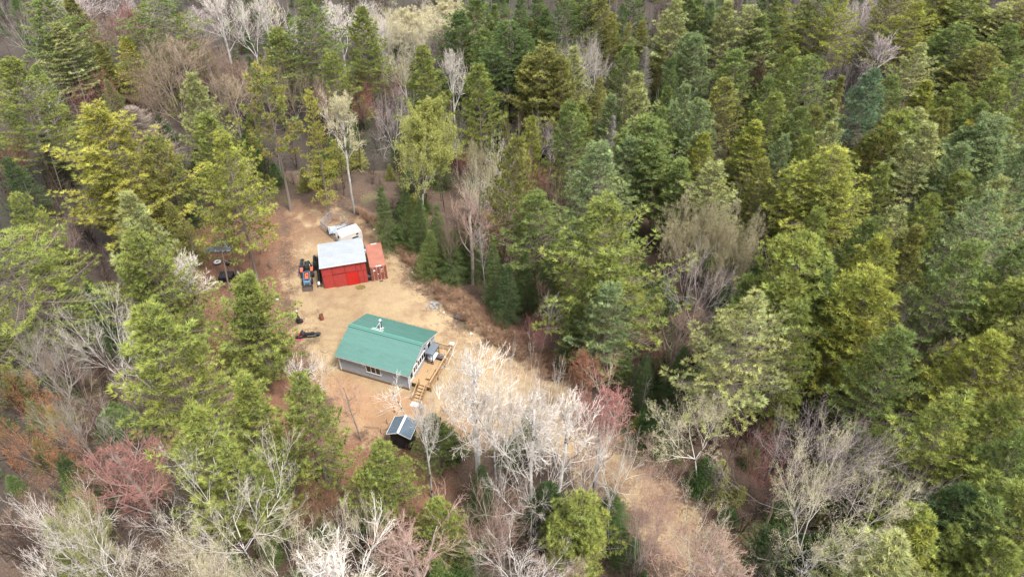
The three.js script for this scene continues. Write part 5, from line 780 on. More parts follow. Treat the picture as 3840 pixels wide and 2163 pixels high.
  [46.6, -98.2, 16.0, 5.4, 'P2', 'yg', "squat green pine left of the pale cream green pine"],
  [42.9, -98.2, 16.0, 5.4, 'P2', 'glauc', "squat bluish pine, second left of the pale cream green pine"],
  [56.0, -94.9, 19.0, 8.3, 'R0', 'dolive', "round dark olive red pine, darkest crown at middle right"],
  [60.8, -100.2, 19.0, 7.5, 'P3', 'yg', "yellow green pine behind the round dark olive pine, left"],
  [65.5, -103.4, 18.0, 7.8, 'P2', 'pale', "pale green pine behind the round dark olive pine, right"],
  [75.0, -110.4, 19.0, 8.3, 'P0', 'yg', "yellow green pine above the pale tall pine near the right edge"],
  [76.6, -107.0, 18.0, 7.7, 'P2', 'green', "green pine below the olive yellow pine near the right edge"],
  [81.8, -111.0, 20.0, 8.3, 'P1', 'yg', "green yellow pine at the right edge, upper third"],
  [73.4, -96.9, 20.0, 9.0, 'P3', 'glauc', "glaucous plump pine at the right edge, above the middle"],
  [59.4, -90.0, 22.0, 9.7, 'P0', 'pale', "pale greyish tall pine right of the round dark olive pine"],
  [64.2, -88.8, 20.0, 8.0, 'P2', 'glauc', "glaucous green pine right of the pale greyish tall pine"],
  [75.7, -104.9, 15.0, 4.6, 'P6', 'gold', "little golden pine left of the glaucous plump pine"],
  [44.4, -85.0, 21.0, 11.4, 'P3', 'yellow', "broad bright yellow green pine below the pale cream green pine, middle right"],
  [54.2, -88.4, 17.0, 6.1, 'P2', 'yg', "yellow green pine between the broad bright pine and the round dark olive pine"],
  [25.6, -91.1, 16.0, 5.7, 'P6', 'green', "green pine right of the tan budding round tree, centre right"],
  [29.3, -87.2, 18.0, 8.1, 'P2', 'pale', "wide pale pine above the tan domed grove"],
  [36.4, -89.1, 17.0, 6.4, 'P0', 'olive', "olive pine in front of the tan grey bare trees, middle right"],
  [35.8, -104.1, 12.0, 4.1, 'T1', 'tan', "tan bare tree between yellow bushy pine and yellowish pine"],
  [38.4, -99.4, 13.0, 5.2, 'S0', 'grey', "grey bare tree above the wide pale pine"],
  [42.4, -99.9, 12.0, 5.2, 'U0', 'tan', "tan grey bare tree left of the broad bright yellow green pine"],
  [45.0, -99.0, 12.0, 5.5, 'S1', 'tan', "tan bare tree touching the broad bright yellow green pine"],
  [67.7, -82.9, 18.0, 7.2, 'P2', 'pale', "pale pine at the right edge at mid height"],
  [63.9, -85.3, 17.0, 6.5, 'P2', 'yg', "yellow green pine left of the pale right edge pine at mid height"],
  [51.0, -115.9, 14.0, 3.2, 'C0', 'brown', "small brown cedar left of the tall rich green pine foot"],
  [71.5, -120.9, 11.0, 5.9, 'U1', 'tan', "dim tan bare tree behind the yellow green pines, upper right"],
  [57.7, -106.6, 14.0, 5.7, 'D0', 'brown', "dark twiggy dead tree in the gap below the blue green pine"],
  [-57.6, -63.4, 23.0, 16.6, 'P4', 'yg', "layered yellow pine at the left edge with long flat limbs"],
  [-46.0, -71.3, 23.0, 8.1, 'P0', 'pale', "pale green pine in front of the golden yellow pine, left"],
  [-42.9, -64.0, 22.0, 10.1, 'P7', 'yg', "bright yellow green pine below the pale green one, left of the leaf litter"],
  [-47.6, -57.6, 18.0, 7.7, 'S0', 'white', "white bare tree left of the tall lime pine, largest of a pair"],
  [-43.2, -56.3, 16.0, 6.0, 'S1', 'white', "white bare tree touching the tall lime pine, smaller of a pair"],
  [-53.2, -54.9, 17.0, 7.0, 'U0', 'grey', "grey brown bare tree at the left edge below the layered yellow pine"],
  [-49.8, -53.1, 16.0, 6.1, 'S0', 'brown', "dull brown bare tree below the larger white bare tree, left"],
  [-34.1, -48.4, 25.0, 9.6, 'P1', 'lime', "tall lime green pine at lower left, in front of the leaf litter"],
  [-43.0, -67.5, 16.2, 5.7, 'B2', 'white', "white birch with bare fan of branches over the leaf litter", 1.4, -0.8],
  [-41.1, -66.6, 11.0, 6.1, 'T0', 'crimson', "red budding slender maple with white stem over the leaf litter", 0.3, -0.2],
  [-44.3, -65.4, 9.0, 4.5, 'M1', 'crimson', "low red budding shrub left of the slender red maple"],
  [-31.8, -60.8, 17.9, 8.9, 'P7', 'yg', "full green pine standing beside the sandy yard left of the house", 1.5, -0.8],
  [-36.3, -63.2, 7.7, 3.5, 'T1', 'pink', "small pinkish bare tree left of the full green pine's foot", 0.9, -0.6],
  [-36.9, -62.6, 6.0, 3.2, 'F2', 'olive', "small olive fir in the leaf litter below the slender red maple"],
  [-61.4, -73.0, 8.0, 4.2, 'F2', 'green', "small green fir under the layered yellow pine's limbs"],
  [-69.2, -86.9, 8.0, 6.9, 'M0', 'pink', "pinkish bare shrub tree left of the pale green pine, on the litter"],
  [-73.4, -86.6, 7.0, 5.0, 'M1', 'rust', "rust red shrub near the left edge under the pines"],
  [-23.8, -58.7, 9.1, 5.6, 'S1', 'white', "white bare tree beside the left corner of the house", -0.2, 1.4],
  [-24.7, -54.1, 12.0, 3.9, 'T0', 'white', "pale bare tree just left of the white one near the house corner"],
  [-41.4, -77.1, 16.3, 5.4, 'R2', 'olive', "thin scraggly pine with bare leaning stem among the stored things", 1.2, -0.7],
  [-48.6, -83.9, 10.5, 4.4, 'R2', 'olive', "thin dark pine with bare stem left of the tarp covered pile", 1.8, 0.9],
  [-42.2, -82.6, 11.9, 4.2, 'R2', 'yg', "thin pine with bare stem beside the black tarped stack", 1.8, 0.9],
  [-65.9, -78.2, 18.0, 5.8, 'P4', 'yg', "green yellow pine at the left edge above the layered yellow pine"],
  [-35.4, -54.3, 12.0, 5.1, 'S0', 'grey', "grey bare tree at the foot of the tall lime pine, right side"],
  [-17.4, -90.8, 11.6, 4.0, 'F1', 'dark', "tall dark spruce behind the clearing left of the leafing aspen trunk", 1.1, -0.2],
  [-14.6, -88.6, 10.6, 4.0, 'F0', 'dark', "dark spruce directly behind the leafing aspen trunk", 0.9, -0.2],
  [-12.7, -82.3, 8.8, 3.8, 'F0', 'green', "yellow tinged spruce at the clearing edge right of the leafing aspen trunk", 0.7, -0.1],
  [-12.1, -82.3, 6.2, 2.6, 'F2', 'dark', "short dark spruce in front of the yellow tinged one at the clearing edge", 0.5, -0.0],
  [-9.2, -81.0, 10.5, 4.1, 'F1', 'dark', "dark spruce, middle of the row along the clearing's right edge", 0.5, -0.0],
  [-7.8, -82.6, 11.1, 3.6, 'F0', 'dark', "dark spruce rising behind the middle one of the clearing edge row", 0.5, -0.1],
  [-5.6, -81.9, 10.5, 3.4, 'F1', 'dark', "dim dark spruce at the right end of the clearing edge row", 0.4, -0.1],
  [-18.2, -90.8, 4.0, 2.8, 'F2', 'dark', "lowest dark spruce at the back corner of the clearing", -0.1, -0.0],
  [-0.8, -72.3, 10.4, 4.2, 'F0', 'dgreen', "single full dark spruce at the edge of the brush, right of the yard"],
  [7.3, -76.4, 9.8, 3.6, 'F1', 'olive', "olive dark spruce left of the big yellow green pine", -0.6, 1.1],
  [-4.0, -78.5, 14.0, 3.6, 'T1', 'grey', "thin grey bare tree with straight stem at the clearing edge", 0.3, 1.0],
  [4.6, -77.4, 18.8, 9.5, 'P5', 'green', "bright green pine with long bare grey trunk, right of the clearing", -1.1, -0.0],
  [13.4, -67.1, 24.9, 13.8, 'P7', 'yg', "biggest yellow green pine right of the clearing, standing in front of the forest", -2.2, -0.4],
  [11.1, -60.1, 18.0, 6.7, 'P1', 'glauc', "bluish green conical pine below the biggest yellow green pine"],
  [8.1, -63.2, 13.0, 3.9, 'P2', 'green', "small green pine left of the bluish green conical pine"],
  [4.0, -71.4, 9.0, 2.7, 'T0', 'crimson', "small bright red maple against the dark forest edge"],
  [3.3, -65.6, 9.0, 4.9, 'M0', 'red', "low red budding thicket tree at the dark forest edge"],
  [3.8, -65.6, 12.6, 3.9, 'T1', 'grey', "slender grey green bare tree with tall stem left of the bluish conical pine", 1.1, 0.7],
  [7.9, -54.3, 13.0, 3.4, 'U1', 'rust', "rust red budding tree at the foot of the bluish green conical pine"],
  [-1.6, -44.2, 26.2, 5.7, 'S1', 'white', "white poplar crown nearest the deck's far corner", 1.2, 0.0],
  [-4.1, -44.4, 24.2, 7.4, 'L1', 'white', "white poplar in front of the deck with pale stem", 0.8, -0.1],
  [3.0, -43.3, 24.0, 5.7, 'S0', 'white', "white poplar crown right of the drive, upper of the group"],
  [19.5, -55.9, 12.0, 3.6, 'F0', 'dgreen', "dark green fir in the shaded gap below the pale olive pine"],
  [15.7, -55.9, 11.0, 3.6, 'F1', 'dgreen', "dark green fir in the shaded gap right of the bluish conical pine"],
  [16.5, -60.2, 12.0, 5.0, 'M1', 'red', "dark red budding maple right of the bluish green conical pine"],
  [-9.3, -80.6, 16.0, 4.4, 'U0', 'brown', "brown bare tree with thin stems above the clearing edge spruces"],
  [-6.0, -81.0, 17.0, 5.0, 'U1', 'pink', "pinkish bare tree above the spruce row"],
  [-3.5, -82.1, 15.0, 4.3, 'U0', 'red', "reddish bare tree left of the olive green pine's trunk"],
  [24.4, -80.7, 17.0, 6.1, 'M0', 'tanleaf', "tan green domed tree, left of a group of three, middle right"],
  [28.9, -78.9, 17.0, 6.0, 'M1', 'tanleaf', "tan green domed tree, middle of a group of three, middle right"],
  [31.7, -77.0, 17.0, 5.4, 'M0', 'tanleaf', "tan green domed tree, right of a group of three, middle right"],
  [23.6, -65.9, 20.0, 8.0, 'S1', 'lilac', "grey bare tree with crooked limbs beneath the tan domed group"],
  [37.0, -70.0, 21.0, 6.4, 'P2', 'yg', "yellow green pine top behind the large bright pine, middle right"],
  [31.4, -60.9, 24.0, 8.6, 'P3', 'lime', "large bright lime pine right of the grey crooked tree"],
  [48.1, -71.3, 21.0, 6.4, 'P1', 'pale', "pale pine behind the gold pine, right"],
  [44.5, -70.8, 20.0, 6.0, 'P2', 'green', "darker green pine behind the gold pine, left"],
  [51.5, -72.5, 22.0, 7.2, 'P0', 'yg', "tall yellow green pine right of the pale pine, toward the right edge"],
  [43.2, -64.9, 22.0, 7.6, 'P2', 'yellow', "brilliant gold pine at middle right"],
  [49.4, -68.9, 20.0, 4.8, 'P6', 'olive', "olive pine directly right of the brilliant gold pine"],
  [38.7, -57.4, 22.0, 8.4, 'P3', 'yellow', "yellow pine below the brilliant gold pine"],
  [24.1, -51.5, 24.0, 11.0, 'P5', 'pale', "wide pale olive pine with upswept limbs at lower right of centre"],
  [29.2, -52.6, 22.0, 6.5, 'P1', 'yg', "deep green pine right of the wide pale olive pine"],
  [34.8, -58.6, 21.0, 7.0, 'P2', 'green', "green pine between the large lime pine and the yellow pine"],
  [49.7, -60.7, 24.0, 10.3, 'P0', 'green', "large grey green pine near the right edge at mid height"],
  [57.4, -70.1, 24.0, 11.2, 'P5', 'glauc', "bluish layered pine at the right edge above mid height"],
  [49.1, -66.2, 15.0, 5.0, 'U0', 'lilac', "lilac bare tree right of the yellow pine"],
  [47.7, -60.7, 16.0, 6.8, 'S0', 'lilac', "larger lilac tan bare tree right of the yellow pine, lower"],
  [50.0, -57.3, 15.0, 6.3, 'M1', 'tanleaf', "tan budding domed tree below the large grey green pine"],
  [38.7, -49.1, 21.0, 7.8, 'P2', 'green', "bluish green pine left of the tan budding dome, lower right"],
  [47.6, -48.9, 21.0, 9.0, 'P2', 'yellow', "yellow green pine at the right edge below mid height"],
  [53.2, -55.8, 20.0, 5.8, 'P2', 'yg', "yellow green pine at the right edge between the grey green and lower yellow ones"],
  [27.6, -63.2, 17.0, 4.5, 'P6', 'green', "small green pine below the grey crooked tree, right side"],
  [38.9, -56.2, 16.0, 5.8, 'P6', 'gold', "gold tipped lower pine beneath the yellow pine"],
  [20.0, -59.5, 14.0, 5.0, 'U1', 'brown', "brown bare tree in the dark gap left of the wide pale olive pine"],
  [-47.1, -43.8, 18.0, 7.9, 'S0', 'orange', "orange budding maple at the left edge, lower left"],
  [-41.4, -47.2, 15.1, 7.7, 'S1', 'grey', "grey bare tree with a thick leaning trunk left of the tall lime pine", -0.6, 0.5],
  [-28.1, -39.2, 21.0, 8.1, 'P7', 'lime', "light lime pine in front of the tall lime pine, lower left"],
  [-25.4, -44.2, 20.0, 5.0, 'P6', 'lime', "narrow lime pine right of the tall lime pine"],
  [-20.1, -43.9, 20.0, 6.3, 'P1', 'yg', "green pine left of the small black shed, before the sandy yard"],
  [-36.3, -38.5, 17.0, 7.5, 'U1', 'crimson', "crimson budding maple at lower left"],
  [-25.8, -34.8, 20.0, 11.0, 'S0', 'white', "largest white bare tree at lower left, spreading wide"],
  [-19.7, -39.6, 11.0, 5.4, 'M0', 'rust', "rust orange budding tree below the green pine, lower left of centre"],
  [-16.2, -33.1, 17.0, 6.1, 'S1', 'cream', "cream budding tree right of the rust orange one, near the bottom"],
  [-20.6, -30.8, 17.0, 6.1, 'S0', 'cream', "cream budding tree below the green pine, bottom left of centre"],
  [-26.9, -29.9, 17.0, 7.8, 'M0', 'cream', "wide cream budding tree in front of the largest white bare tree, bottom"],
  [-35.7, -31.5, 18.0, 8.5, 'S1', 'white', "white bare tree at the bottom left, second from the corner"],
  [-41.1, -33.6, 19.0, 6.8, 'U0', 'white', "white bare tree at the left edge near the bottom corner"],
  [-38.3, -34.3, 17.0, 4.7, 'M1', 'leaf', "yellow green leafing tree between two white bare trees, bottom left"],
  [-46.0, -46.4, 18.0, 5.3, 'U0', 'grey', "dark trunked grey bare tree above the orange maple's right side"],
  [-45.5, -42.4, 10.0, 5.1, 'F0', 'dgreen', "dark green fir in the shade left of the crimson maple"],
  [-41.6, -33.9, 13.0, 3.4, 'P6', 'yg', "small green pine below the leafing tree, bottom left"],
  [-15.0, -29.1, 16.0, 6.6, 'U1', 'white', "whitish bare tree at the bottom edge left of centre"],
  [-23.4, -38.2, 15.0, 3.7, 'P6', 'yg', "green pine at the right side of the light lime pine"],
  [-41.0, -31.1, 14.0, 3.0, 'T0', 'white', "thin white bare tree in the bottom left corner"],
  [-32.8, -30.3, 14.0, 6.8, 'S0', 'brown', "brown bare tree at the bottom edge left of the wide cream tree"],
  [-42.0, -41.7, 14.0, 6.7, 'S1', 'brown', "brown bare tree behind the crimson maple"],
  [-27.6, -44.4, 13.0, 4.6, 'S1', 'grey', "grey bare tree between light lime pine and green pine, lower left"],
  [-12.5, -40.8, 15.0, 5.8, 'P2', 'yg', "soft green pine just below the small black shed"],
  [-14.0, -40.0, 12.0, 4.7, 'P4', 'yg', "lower soft green pine beside the one below the black shed"],
  [-8.2, -47.1, 11.0, 4.3, 'P2', 'green', "soft green pine right of the small black shed"],
  [-8.9, -44.2, 17.1, 3.6, 'B0', 'white', "white birch with leaning stem right of the small black shed", -0.5, 0.1],
  [-3.8, -44.0, 19.6, 7.6, 'L1', 'white', "white poplar with thick pale trunk below the deck", -0.6, 0.1],
  [-1.8, -44.0, 20.4, 6.5, 'L0', 'white', "white poplar with dark marked trunk right of the thick pale one"],
  [2.3, -38.9, 19.5, 9.3, 'S0', 'white', "forked white poplar with the widest crown, bottom centre", -0.7, -0.0],
  [7.0, -39.1, 22.0, 6.0, 'S1', 'white', "white poplar right of the widest one, over the drive"],
  [2.2, -40.2, 23.0, 6.4, 'L1', 'white', "white poplar behind the widest one, upper right of it"],
  [9.1, -43.5, 20.0, 5.7, 'U1', 'pinkred', "reddish tinged bare tree at the right of the poplars"],
  [-6.5, -35.9, 13.0, 4.7, 'P2', 'lime', "small bright lime pine at the bottom centre left"],
  [6.0, -34.7, 15.0, 5.4, 'P3', 'lime', "bright lime pine at the bottom centre under the poplars"],
  [-1.0, -33.7, 17.0, 6.6, 'U0', 'pink', "pinkish bare tree between the two lime pines, bottom centre"],
  [12.3, -34.1, 21.0, 6.5, 'M1', 'pinkred', "large red tipped bare tree right of the drive, bottom"],
  [-9.6, -38.9, 9.0, 3.7, 'M0', 'red', "low red shrub left of the small lime pine, bottom centre left"],
  [-13.6, -34.2, 15.0, 5.0, 'S0', 'cream', "cream budding tree left of the low red shrub, bottom"],
  [-9.0, -32.0, 14.0, 6.8, 'U1', 'pink', "pinkish bare tree along the bottom edge, centre left"],
  [9.8, -40.6, 7.5, 1.9, 'R2', 'olive', "spindly little pine with a dark leaning stem on the drive edge", 0.1, 0.0],
  [-3.1, -41.8, 9.0, 3.5, 'F1', 'dgreen', "dark green fir behind the thick pale poplar trunk"],
  [3.2, -38.1, 12.0, 4.5, 'P2', 'dgreen', "dark green pine behind the forked poplar's trunk"],
  [1.5, -49.8, 9.0, 3.1, 'F0', 'green', "green fir showing through the poplar crowns by the drive"],
  [0.6, -30.3, 14.0, 8.2, 'S1', 'white', "white bare tree at the bottom edge, centre"],
  [5.1, -30.3, 13.0, 6.7, 'U0', 'pink', "pink white bare tree at the bottom edge right of centre"],
  [-18.2, -52.1, 10.7, 4.8, 'T1', 'pink', "pinkish bare tree before the front wall of the house", 0.8, -0.3],
  [-12.4, -54.1, 7.9, 4.5, 'T0', 'white', "pale bare tree before the house's right corner", -1.1, 0.2],
  [15.9, -48.8, 7.0, 3.1, 'T1', 'pink', "thin pinkish sapling in the dark gap right of the drive", -1.3, 1.8],
  [21.0, -45.2, 15.0, 8.8, 'S1', 'cream', "cream white budding tree alone in the dark gap, lower right of centre", -2.5, -1.0],
  [30.6, -41.0, 21.0, 11.2, 'M1', 'lilac', "lilac domed bare tree at lower right"],
  [27.4, -34.3, 21.0, 10.4, 'S0', 'cream', "largest cream budding tree with white limbs, lower right"],
  [39.6, -40.2, 22.0, 7.8, 'P2', 'lime', "lime green pine right of the lilac dome"],
  [44.2, -40.2, 13.0, 5.5, 'P6', 'amber', "amber dying pine under the lime green one, lower right"],
  [41.7, -35.9, 17.0, 7.9, 'P2', 'yg', "green pine below the amber one at the right edge"],
  [44.3, -41.2, 21.0, 6.6, 'P0', 'yg', "green yellow pine cut by the right edge in the lower half"],
  [34.5, -31.9, 17.0, 6.7, 'P2', 'lime', "lime pine behind the pale one at the bottom right"],
  [30.0, -28.6, 18.0, 9.4, 'P0', 'pale', "pale lime pine at the bottom edge, right"],
  [33.8, -31.1, 16.0, 5.1, 'P6', 'yellow', "yellow lime pine top between the pale and lime pines, bottom right"],
  [37.6, -31.5, 15.0, 4.8, 'P2', 'yg', "green pine at the right side of the lime pine, bottom right"],
  [35.1, -36.2, 17.0, 8.2, 'S1', 'grey', "grey bare tree right of the largest cream tree"],
  [16.8, -33.1, 18.0, 6.5, 'S1', 'cream', "cream budding tree at the bottom right of the drive"],
  [16.9, -29.2, 15.0, 8.3, 'U1', 'pink', "pink white bare tree at the bottom edge right of the drive"],
  [24.2, -34.6, 11.0, 4.0, 'P2', 'dgreen', "round dark green pine left of the largest cream tree's trunk"],
  [40.6, -32.8, 18.0, 7.7, 'P2', 'green', "dark green pine at the right edge near the bottom"],
  [39.8, -29.5, 17.0, 6.1, 'P2', 'yg', "yellow green pine in the bottom right corner"],
  [26.2, -43.8, 13.0, 5.7, 'M0', 'red', "reddish brown twiggy tree in the dark gap, lower right"],
  [26.7, -30.8, 11.0, 5.6, 'T0', 'white', "white bare tree with a drooping limb at the bottom edge, right"],
  [87.1, -114.0, 22.0, 11.2, 'P1', 'green', "dark green pine boughs showing at the right edge, one sixth of the way down"],
  [79.8, -99.1, 21.0, 10.1, 'P2', 'yg', "yellow green boughs at the right edge a quarter of the way down"],
  [70.4, -84.1, 22.0, 9.8, 'P0', 'glauc', "bluish pine boughs at the right edge a third of the way down"],
  [57.8, -62.1, 23.0, 9.2, 'P1', 'green', "green pine boughs at the right edge just above mid height"],
  [54.6, -56.2, 22.0, 8.7, 'P3', 'yg', "yellow green pine boughs at the right edge at mid height"],
  [51.7, -49.7, 21.0, 8.3, 'P1', 'olive', "olive pine boughs at the right edge, two thirds of the way down"],
  [44.4, -36.9, 21.0, 7.3, 'P2', 'green', "green pine boughs at the right edge, three quarters of the way down"],
  [43.5, -33.2, 19.0, 7.2, 'P3', 'yg', "yellow green pine boughs at the right edge above the bottom corner"],
  [100.1, -141.0, 22.0, 14.6, 'P3', 'olive', "olive boughs squeezed in the extreme upper right corner"],
  [39.0, -34.1, 17.0, 6.2, 'P1', 'dgreen', "dark green pine under the amber one, in the shade, lower right"],
  [37.5, -56.0, 15.0, 5.1, 'P2', 'olive', "olive low pine in the shade under the yellow pine, right"],
  [67.9, -117.9, 17.0, 7.4, 'P1', 'green', "green pine right of the blue green spire"],
  [45.6, -117.9, 17.0, 6.4, 'P1', 'green', "dark green pine behind the brown sparse cedar"],
  [69.2, -103.4, 18.0, 6.8, 'P2', 'olive', "olive pine above the pale greyish tall pine, right"],
  [50.1, -106.4, 17.0, 6.0, 'P1', 'olive', "olive pine between two green ones left of the blue green spire"],
  [23.6, -103.4, 18.0, 5.5, 'P1', 'green', "green pine right under the pale plumed pine"],
  [17.2, -92.7, 19.0, 6.3, 'P1', 'glauc', "bluish pine behind the large soft bluish green pine"],
  [-80.7, -99.0, 12.0, 6.0, 'F1', 'dgreen', "dark fir in the shadow at the left edge above the litter"],
  [-81.7, -109.4, 10.0, 5.2, 'F0', 'dgreen', "dark fir beside the golden yellow pine's left flank"],
  [-53.6, -96.0, 13.0, 5.5, 'F1', 'dgreen', "dark green fir between the golden and layered yellow pines"],
  [-50.6, -86.0, 12.0, 5.2, 'F0', 'olive', "olive fir right of the pale green pine, in front of the litter"],
  [-2.3, -75.5, 12.0, 3.7, 'F1', 'dark', "dark fir behind the thin grey bare tree at the clearing edge"],
  [1.9, -75.6, 11.0, 3.7, 'F0', 'dark', "dark fir left of the bare grey pine trunk"],
  [4.5, -74.0, 12.0, 3.7, 'F1', 'dark', "dark fir behind the bare grey pine trunk"],
  [7.5, -63.8, 10.0, 3.8, 'F1', 'dgreen', "dark fir in the shade left of the bluish conical pine"],
  [19.9, -64.7, 11.0, 4.6, 'F1', 'dgreen', "dark fir in the shade below the grey crooked tree"],
  [-10.5, -84.9, 12.0, 3.6, 'F1', 'dark', "dark fir in the shade behind the yellow tinged spruce"],
  [-19.7, -89.6, 12.0, 3.8, 'F1', 'dark', "dark fir in the shade left of the tall dark spruce"],
  [4.8, -39.9, 22.0, 7.2, 'L1', 'white', "white poplar crown over the upper bend of the drive, between two larger ones"],
  [9.9, -39.9, 20.0, 5.7, 'S0', 'white', "white bare tree farthest right in the screen along the drive"],
  [37.8, -149.1, 22.0, 10.0, 'P1', 'dark', "dark pine tip at the top edge just right of the pale layered pine"],
  [36.7, -147.6, 23.0, 9.9, 'P0', 'green', "green pine tip at the top edge between bluish and pale pines, right of centre"],
  [52.5, -148.5, 23.0, 10.8, 'P1', 'dark', "dark pine tip at the top edge left of the yellowish layered pine"],
  [64.6, -150.9, 22.0, 10.6, 'P5', 'green', "green pine tip at the top edge behind the pale pine over the grey birch"],
  [79.0, -150.0, 22.0, 11.3, 'P1', 'olive', "olive pine tip at the top edge left of the yellow pine, upper right"],
  [15.4, -150.9, 22.0, 9.9, 'P1', 'green', "green pine tip at the top edge between two layered pines, centre"],
  [6.1, -156.4, 20.0, 8.9, 'F1', 'dark', "black green conifer tip at the top edge over the narrow cedars"],
  [-85.1, -161.0, 18.0, 12.1, 'U0', 'lilac', "lilac brown bare tree at the top edge left of the flat layered pine"],
  [-100.5, -161.9, 18.0, 12.6, 'U1', 'lilac', "lilac brown bare tree at the top edge above the dull olive pine"],
  [-68.3, -151.9, 17.0, 11.2, 'U1', 'lilac', "lilac brown bare tree right under the flat layered pine"],
  [77.8, -158.7, 19.0, 11.7, 'U0', 'lilac', "lilac bare tree at the top edge above the dark gap, upper right"],
  [-32.2, -159.2, 18.0, 9.9, 'U0', 'white', "white bare tree at the top edge above the yellow green pine, left of the aspens"],
];

{
  const R = rng(900);
  for (const [x, z, h, w, shape, tone, label, lx = 0, lz = 0] of TREES) {
    const wide = w * ('PR'.includes(shape[0]) ? 1.16 : 'SMU'.includes(shape[0]) ? 1.25 : 1.08), [name, category] = KIND[shape[0]], f = form(shape, wide > ('SULM'.includes(shape[0]) ? 8.5 : 11.5) && 'PSULM'.includes(shape[0]), 'PS'.includes(shape[0]) && wide <= 11.5 && R() < 0.5), t = thing(name, label, category, [x, groundY(x, z) - 0.1, z]);
    const spin = new THREE.Quaternion().setFromAxisAngle(new THREE.Vector3(0, 1, 0), R() * 6.283), tip = new THREE.Vector3(lx + (R() - 0.5) * 0.9, h, lz + (R() - 0.5) * 0.9).normalize();
    t.quaternion.setFromUnitVectors(new THREE.Vector3(0, 1, 0), tip).multiply(spin);
    const oval = 0.9 + 0.2 * R(); t.scale.set((wide / 10) * oval, h / 20, wide / 10 / oval);
    if ('PFCR'.includes(shape[0])) {
      part('trunk', f.trunk, foliage('bark', [0.2, 0.165, 0.14]), t);
      part('crown', f.crown, foliage('needles ' + tone, NEEDLES[tone], 0.25), t);
    } else if (shape[0] === 'D') part('trunk', f.trunk, foliage('wood ' + tone, WOODS[tone][0]), t);
    else {
      const [bark, twig, bud, how] = WOODS[tone];
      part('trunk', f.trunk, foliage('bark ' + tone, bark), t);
      part('crown', f.crown, foliage('twigs ' + tone, twig), t);
      if (how) part(how, f[how], foliage(how + tone, bud, 0.3), t);
    }
  }
}
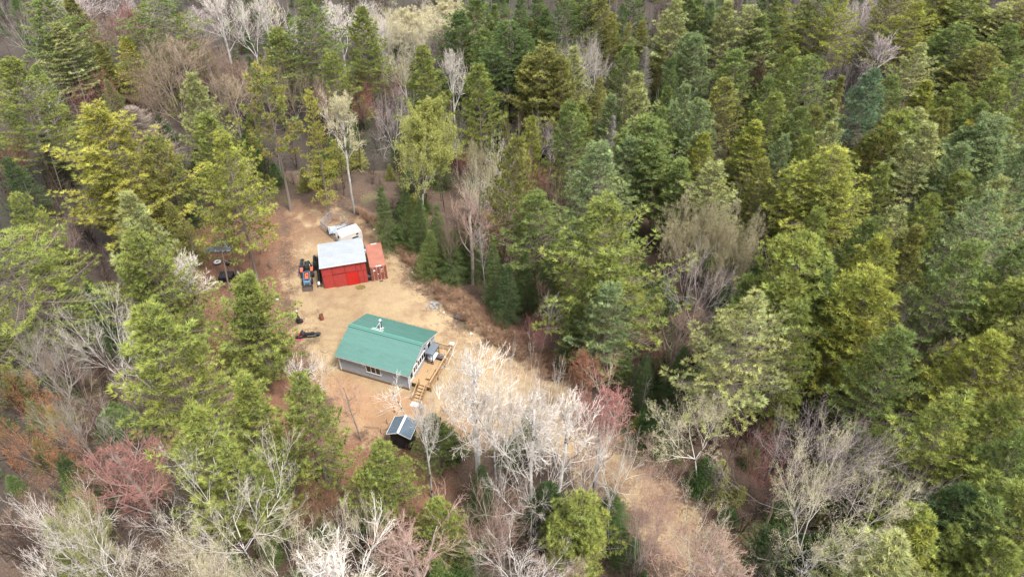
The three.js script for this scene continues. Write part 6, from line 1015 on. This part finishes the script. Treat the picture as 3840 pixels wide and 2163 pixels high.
// ---------------------------------------------------------------- what grows under them, past counting
{
  const R = rng(321), sap = new Buf(), G = (b) => b.geo();
  { const r = rng(8); for (let s = 0; s < 3; s++) { let p = [s * 0.15, 0, 0], d = norm([(r() - 0.5) * 0.4, 1, (r() - 0.5) * 0.4]); for (let i = 0; i < 4; i++) { const q = add(p, d, 1); sap.limb(p, q, 0.035 - 0.008 * i, 0.028 - 0.008 * i, 3, [1, 1, 1]); for (let k = 0; k < 5; k++) { const b = ball(r), e = norm([b[0], Math.abs(b[1]) + 0.5, b[2]]), P = add(p, d, r()), l = 0.5 + 0.7 * r(), Q = add(P, e, l); sap.limb(P, Q, 0.016, 0.008, 3, [0.9, 0.9, 0.9]); for (let j = 0; j < 3; j++) { const c = ball(r); sap.limb(add(P, e, l * (0.4 + 0.2 * j)), add(Q, norm([e[0] + c[0], e[1] + c[1], e[2] + c[2]]), 0.35), 0.009, 0, 3, [0.85, 0.8, 0.8]); } } p = q; d = norm(add(d, ball(r), 0.15)); } } }
  const pole = new Buf(); { const r = rng(9); for (let i = 0; i < 6; i++) pole.limb([0.05 * i, i * 2, 0.03 * i * i * 0.3], [0.05 * (i + 1), (i + 1) * 2, 0.03 * (i + 1) * (i + 1) * 0.3], 0.11 - 0.016 * i, 0.1 - 0.016 * i, 5, [1, 1, 1]); for (let k = 0; k < 26; k++) { const b = ball(r), y = 3 + 8.6 * r(); pole.limb([0.03 * y, y, 0], add([0.03 * y, y, 0], norm([b[0], Math.abs(b[1]) * 0.6 + 0.1, b[2]]), 0.6 + 1.3 * r()), 0.025, 0, 3, [0.9, 0.9, 0.9]); } }
  const spots = (n, test) => { const o = []; for (let tries = 0; o.length < n && tries < n * 30; tries++) { const z = -26 - R() * 200, x = (R() * 2 - 1) * (24 + 0.78 * -z); if (test(x, z)) o.push([x, z]); } return o; };
  function scatter(name, label, geo, m, list, size, tones, squash = 1) {
    const im = shade(new THREE.InstancedMesh(geo, m, list.length)); im.name = name;
    list.forEach(([x, z], i) => { const s = size[0] + (size[1] - size[0]) * R(); im.setMatrixAt(i, new THREE.Matrix4().compose(new THREE.Vector3(x, groundY(x, z) - 0.05, z), new THREE.Quaternion().setFromEuler(new THREE.Euler((R() - 0.5) * 0.25, R() * 6.28, (R() - 0.5) * 0.25)), new THREE.Vector3(s * squash, s, s * squash))); const c = tones[Math.floor(R() * tones.length)], k = 0.75 + 0.5 * R(); im.setColorAt(i, new THREE.Color().setRGB(c[0] * k, c[1] * k, c[2] * k)); });
    scene.add(im); stuff(im).userData.label = label; im.userData.category = 'undergrowth'; return im;
  }
  const wild = (x, z) => near('sand', x, z) > 2.5 && near('litter', x, z) > -1 + 3 * R() && near('brush', x, z) > 0.5;
  const white = () => foliage('plain', [1, 1, 1]);
  scatter('undergrowth', 'bare brown saplings filling the gaps between the forest trees', G(sap), white(), spots(3000, wild), [0.5, 1.5], [[0.06, 0.042, 0.033], [0.08, 0.06, 0.05], [0.07, 0.036, 0.03], [0.11, 0.09, 0.08], [0.045, 0.033, 0.026]], 1.1);
  scatter('woodland_stems', 'slim grey stems standing in the shade of the forest', G(pole), white(), spots(650, wild), [0.7, 1.25], [[0.11, 0.09, 0.075], [0.08, 0.06, 0.05], [0.17, 0.15, 0.13]]);
  scatter('young_firs', 'small dark firs growing in the shade between the taller trees', form('F2').crown, white(), spots(700, (x, z) => wild(x, z) && fbm(x * 0.05, z * 0.05, 2) > 0.45), [0.12, 0.34], [NEEDLES.dgreen, NEEDLES.dark, NEEDLES.olive, NEEDLES.dgreen], 1.5);
  scatter('brush_heap', 'cleared brown brush and roots heaped along the right edge of the yard', G(sap), white(), (() => { const o = []; for (let t = 0; t < 40000 && o.length < 900; t++) { const x = -30 + R() * 42, z = -103 + R() * 45; if (near('brush', x, z) < -0.3 * R()) o.push([x, z]); } return o; })(), [0.12, 0.3], [[0.26, 0.16, 0.1], [0.2, 0.12, 0.08], [0.34, 0.23, 0.15]], 2.6);
  const stick = new Buf(); { const r = rng(12); for (let i = 0; i < 4; i++) { const a = [(r() - 0.5) * 0.8, 0.02, (r() - 0.5) * 0.8], b = ball(r); stick.limb(a, [a[0] + b[0] * 0.9, 0.05 + Math.abs(b[1]) * 0.14, a[2] + b[2] * 0.9], 0.022, 0.01, 4, [1, 1, 1]); } for (let i = 0; i < 14; i++) { const a = [(r() - 0.5) * 1.3, 0.015, (r() - 0.5) * 1.3], b = ball(r); stick.tri(a, [a[0] + b[0] * 0.12, 0.03, a[2] + b[2] * 0.12], [a[0] - b[2] * 0.09, 0.035, a[2] + b[0] * 0.09], [1.2, 0.85, 0.6]); } }
  scatter('twigs_and_leaves', 'dead twigs and curled brown leaves strewn along the edges of the sand', G(stick), white(), (() => { const o = []; for (let t = 0; t < 60000 && o.length < 1500; t++) { const x = -50 + R() * 75, z = -106 + R() * 70, e = near('sand', x, z); if (e < 5 && e > -4.5 && R() < 0.85 - 0.16 * Math.abs(e) && fbm(x * 0.3, z * 0.3, 2) > 0.36) o.push([x, z]); } return o; })(), [0.5, 1.3], [[0.2, 0.12, 0.07], [0.26, 0.17, 0.11], [0.13, 0.085, 0.06]]);
  scatter('low_scrub', 'low reddish scrub standing in the leaf litter beside the yard', G(sap), white(), spots(420, (x, z) => near('litter', x, z) < 1 && near('sand', x, z) > 1.5 && fbm(x * 0.15, z * 0.15, 2) > 0.5), [0.15, 0.5], [[0.2, 0.11, 0.09], [0.24, 0.16, 0.13], [0.2, 0.15, 0.1]], 1.2);
}


renderer.render(scene, camera);
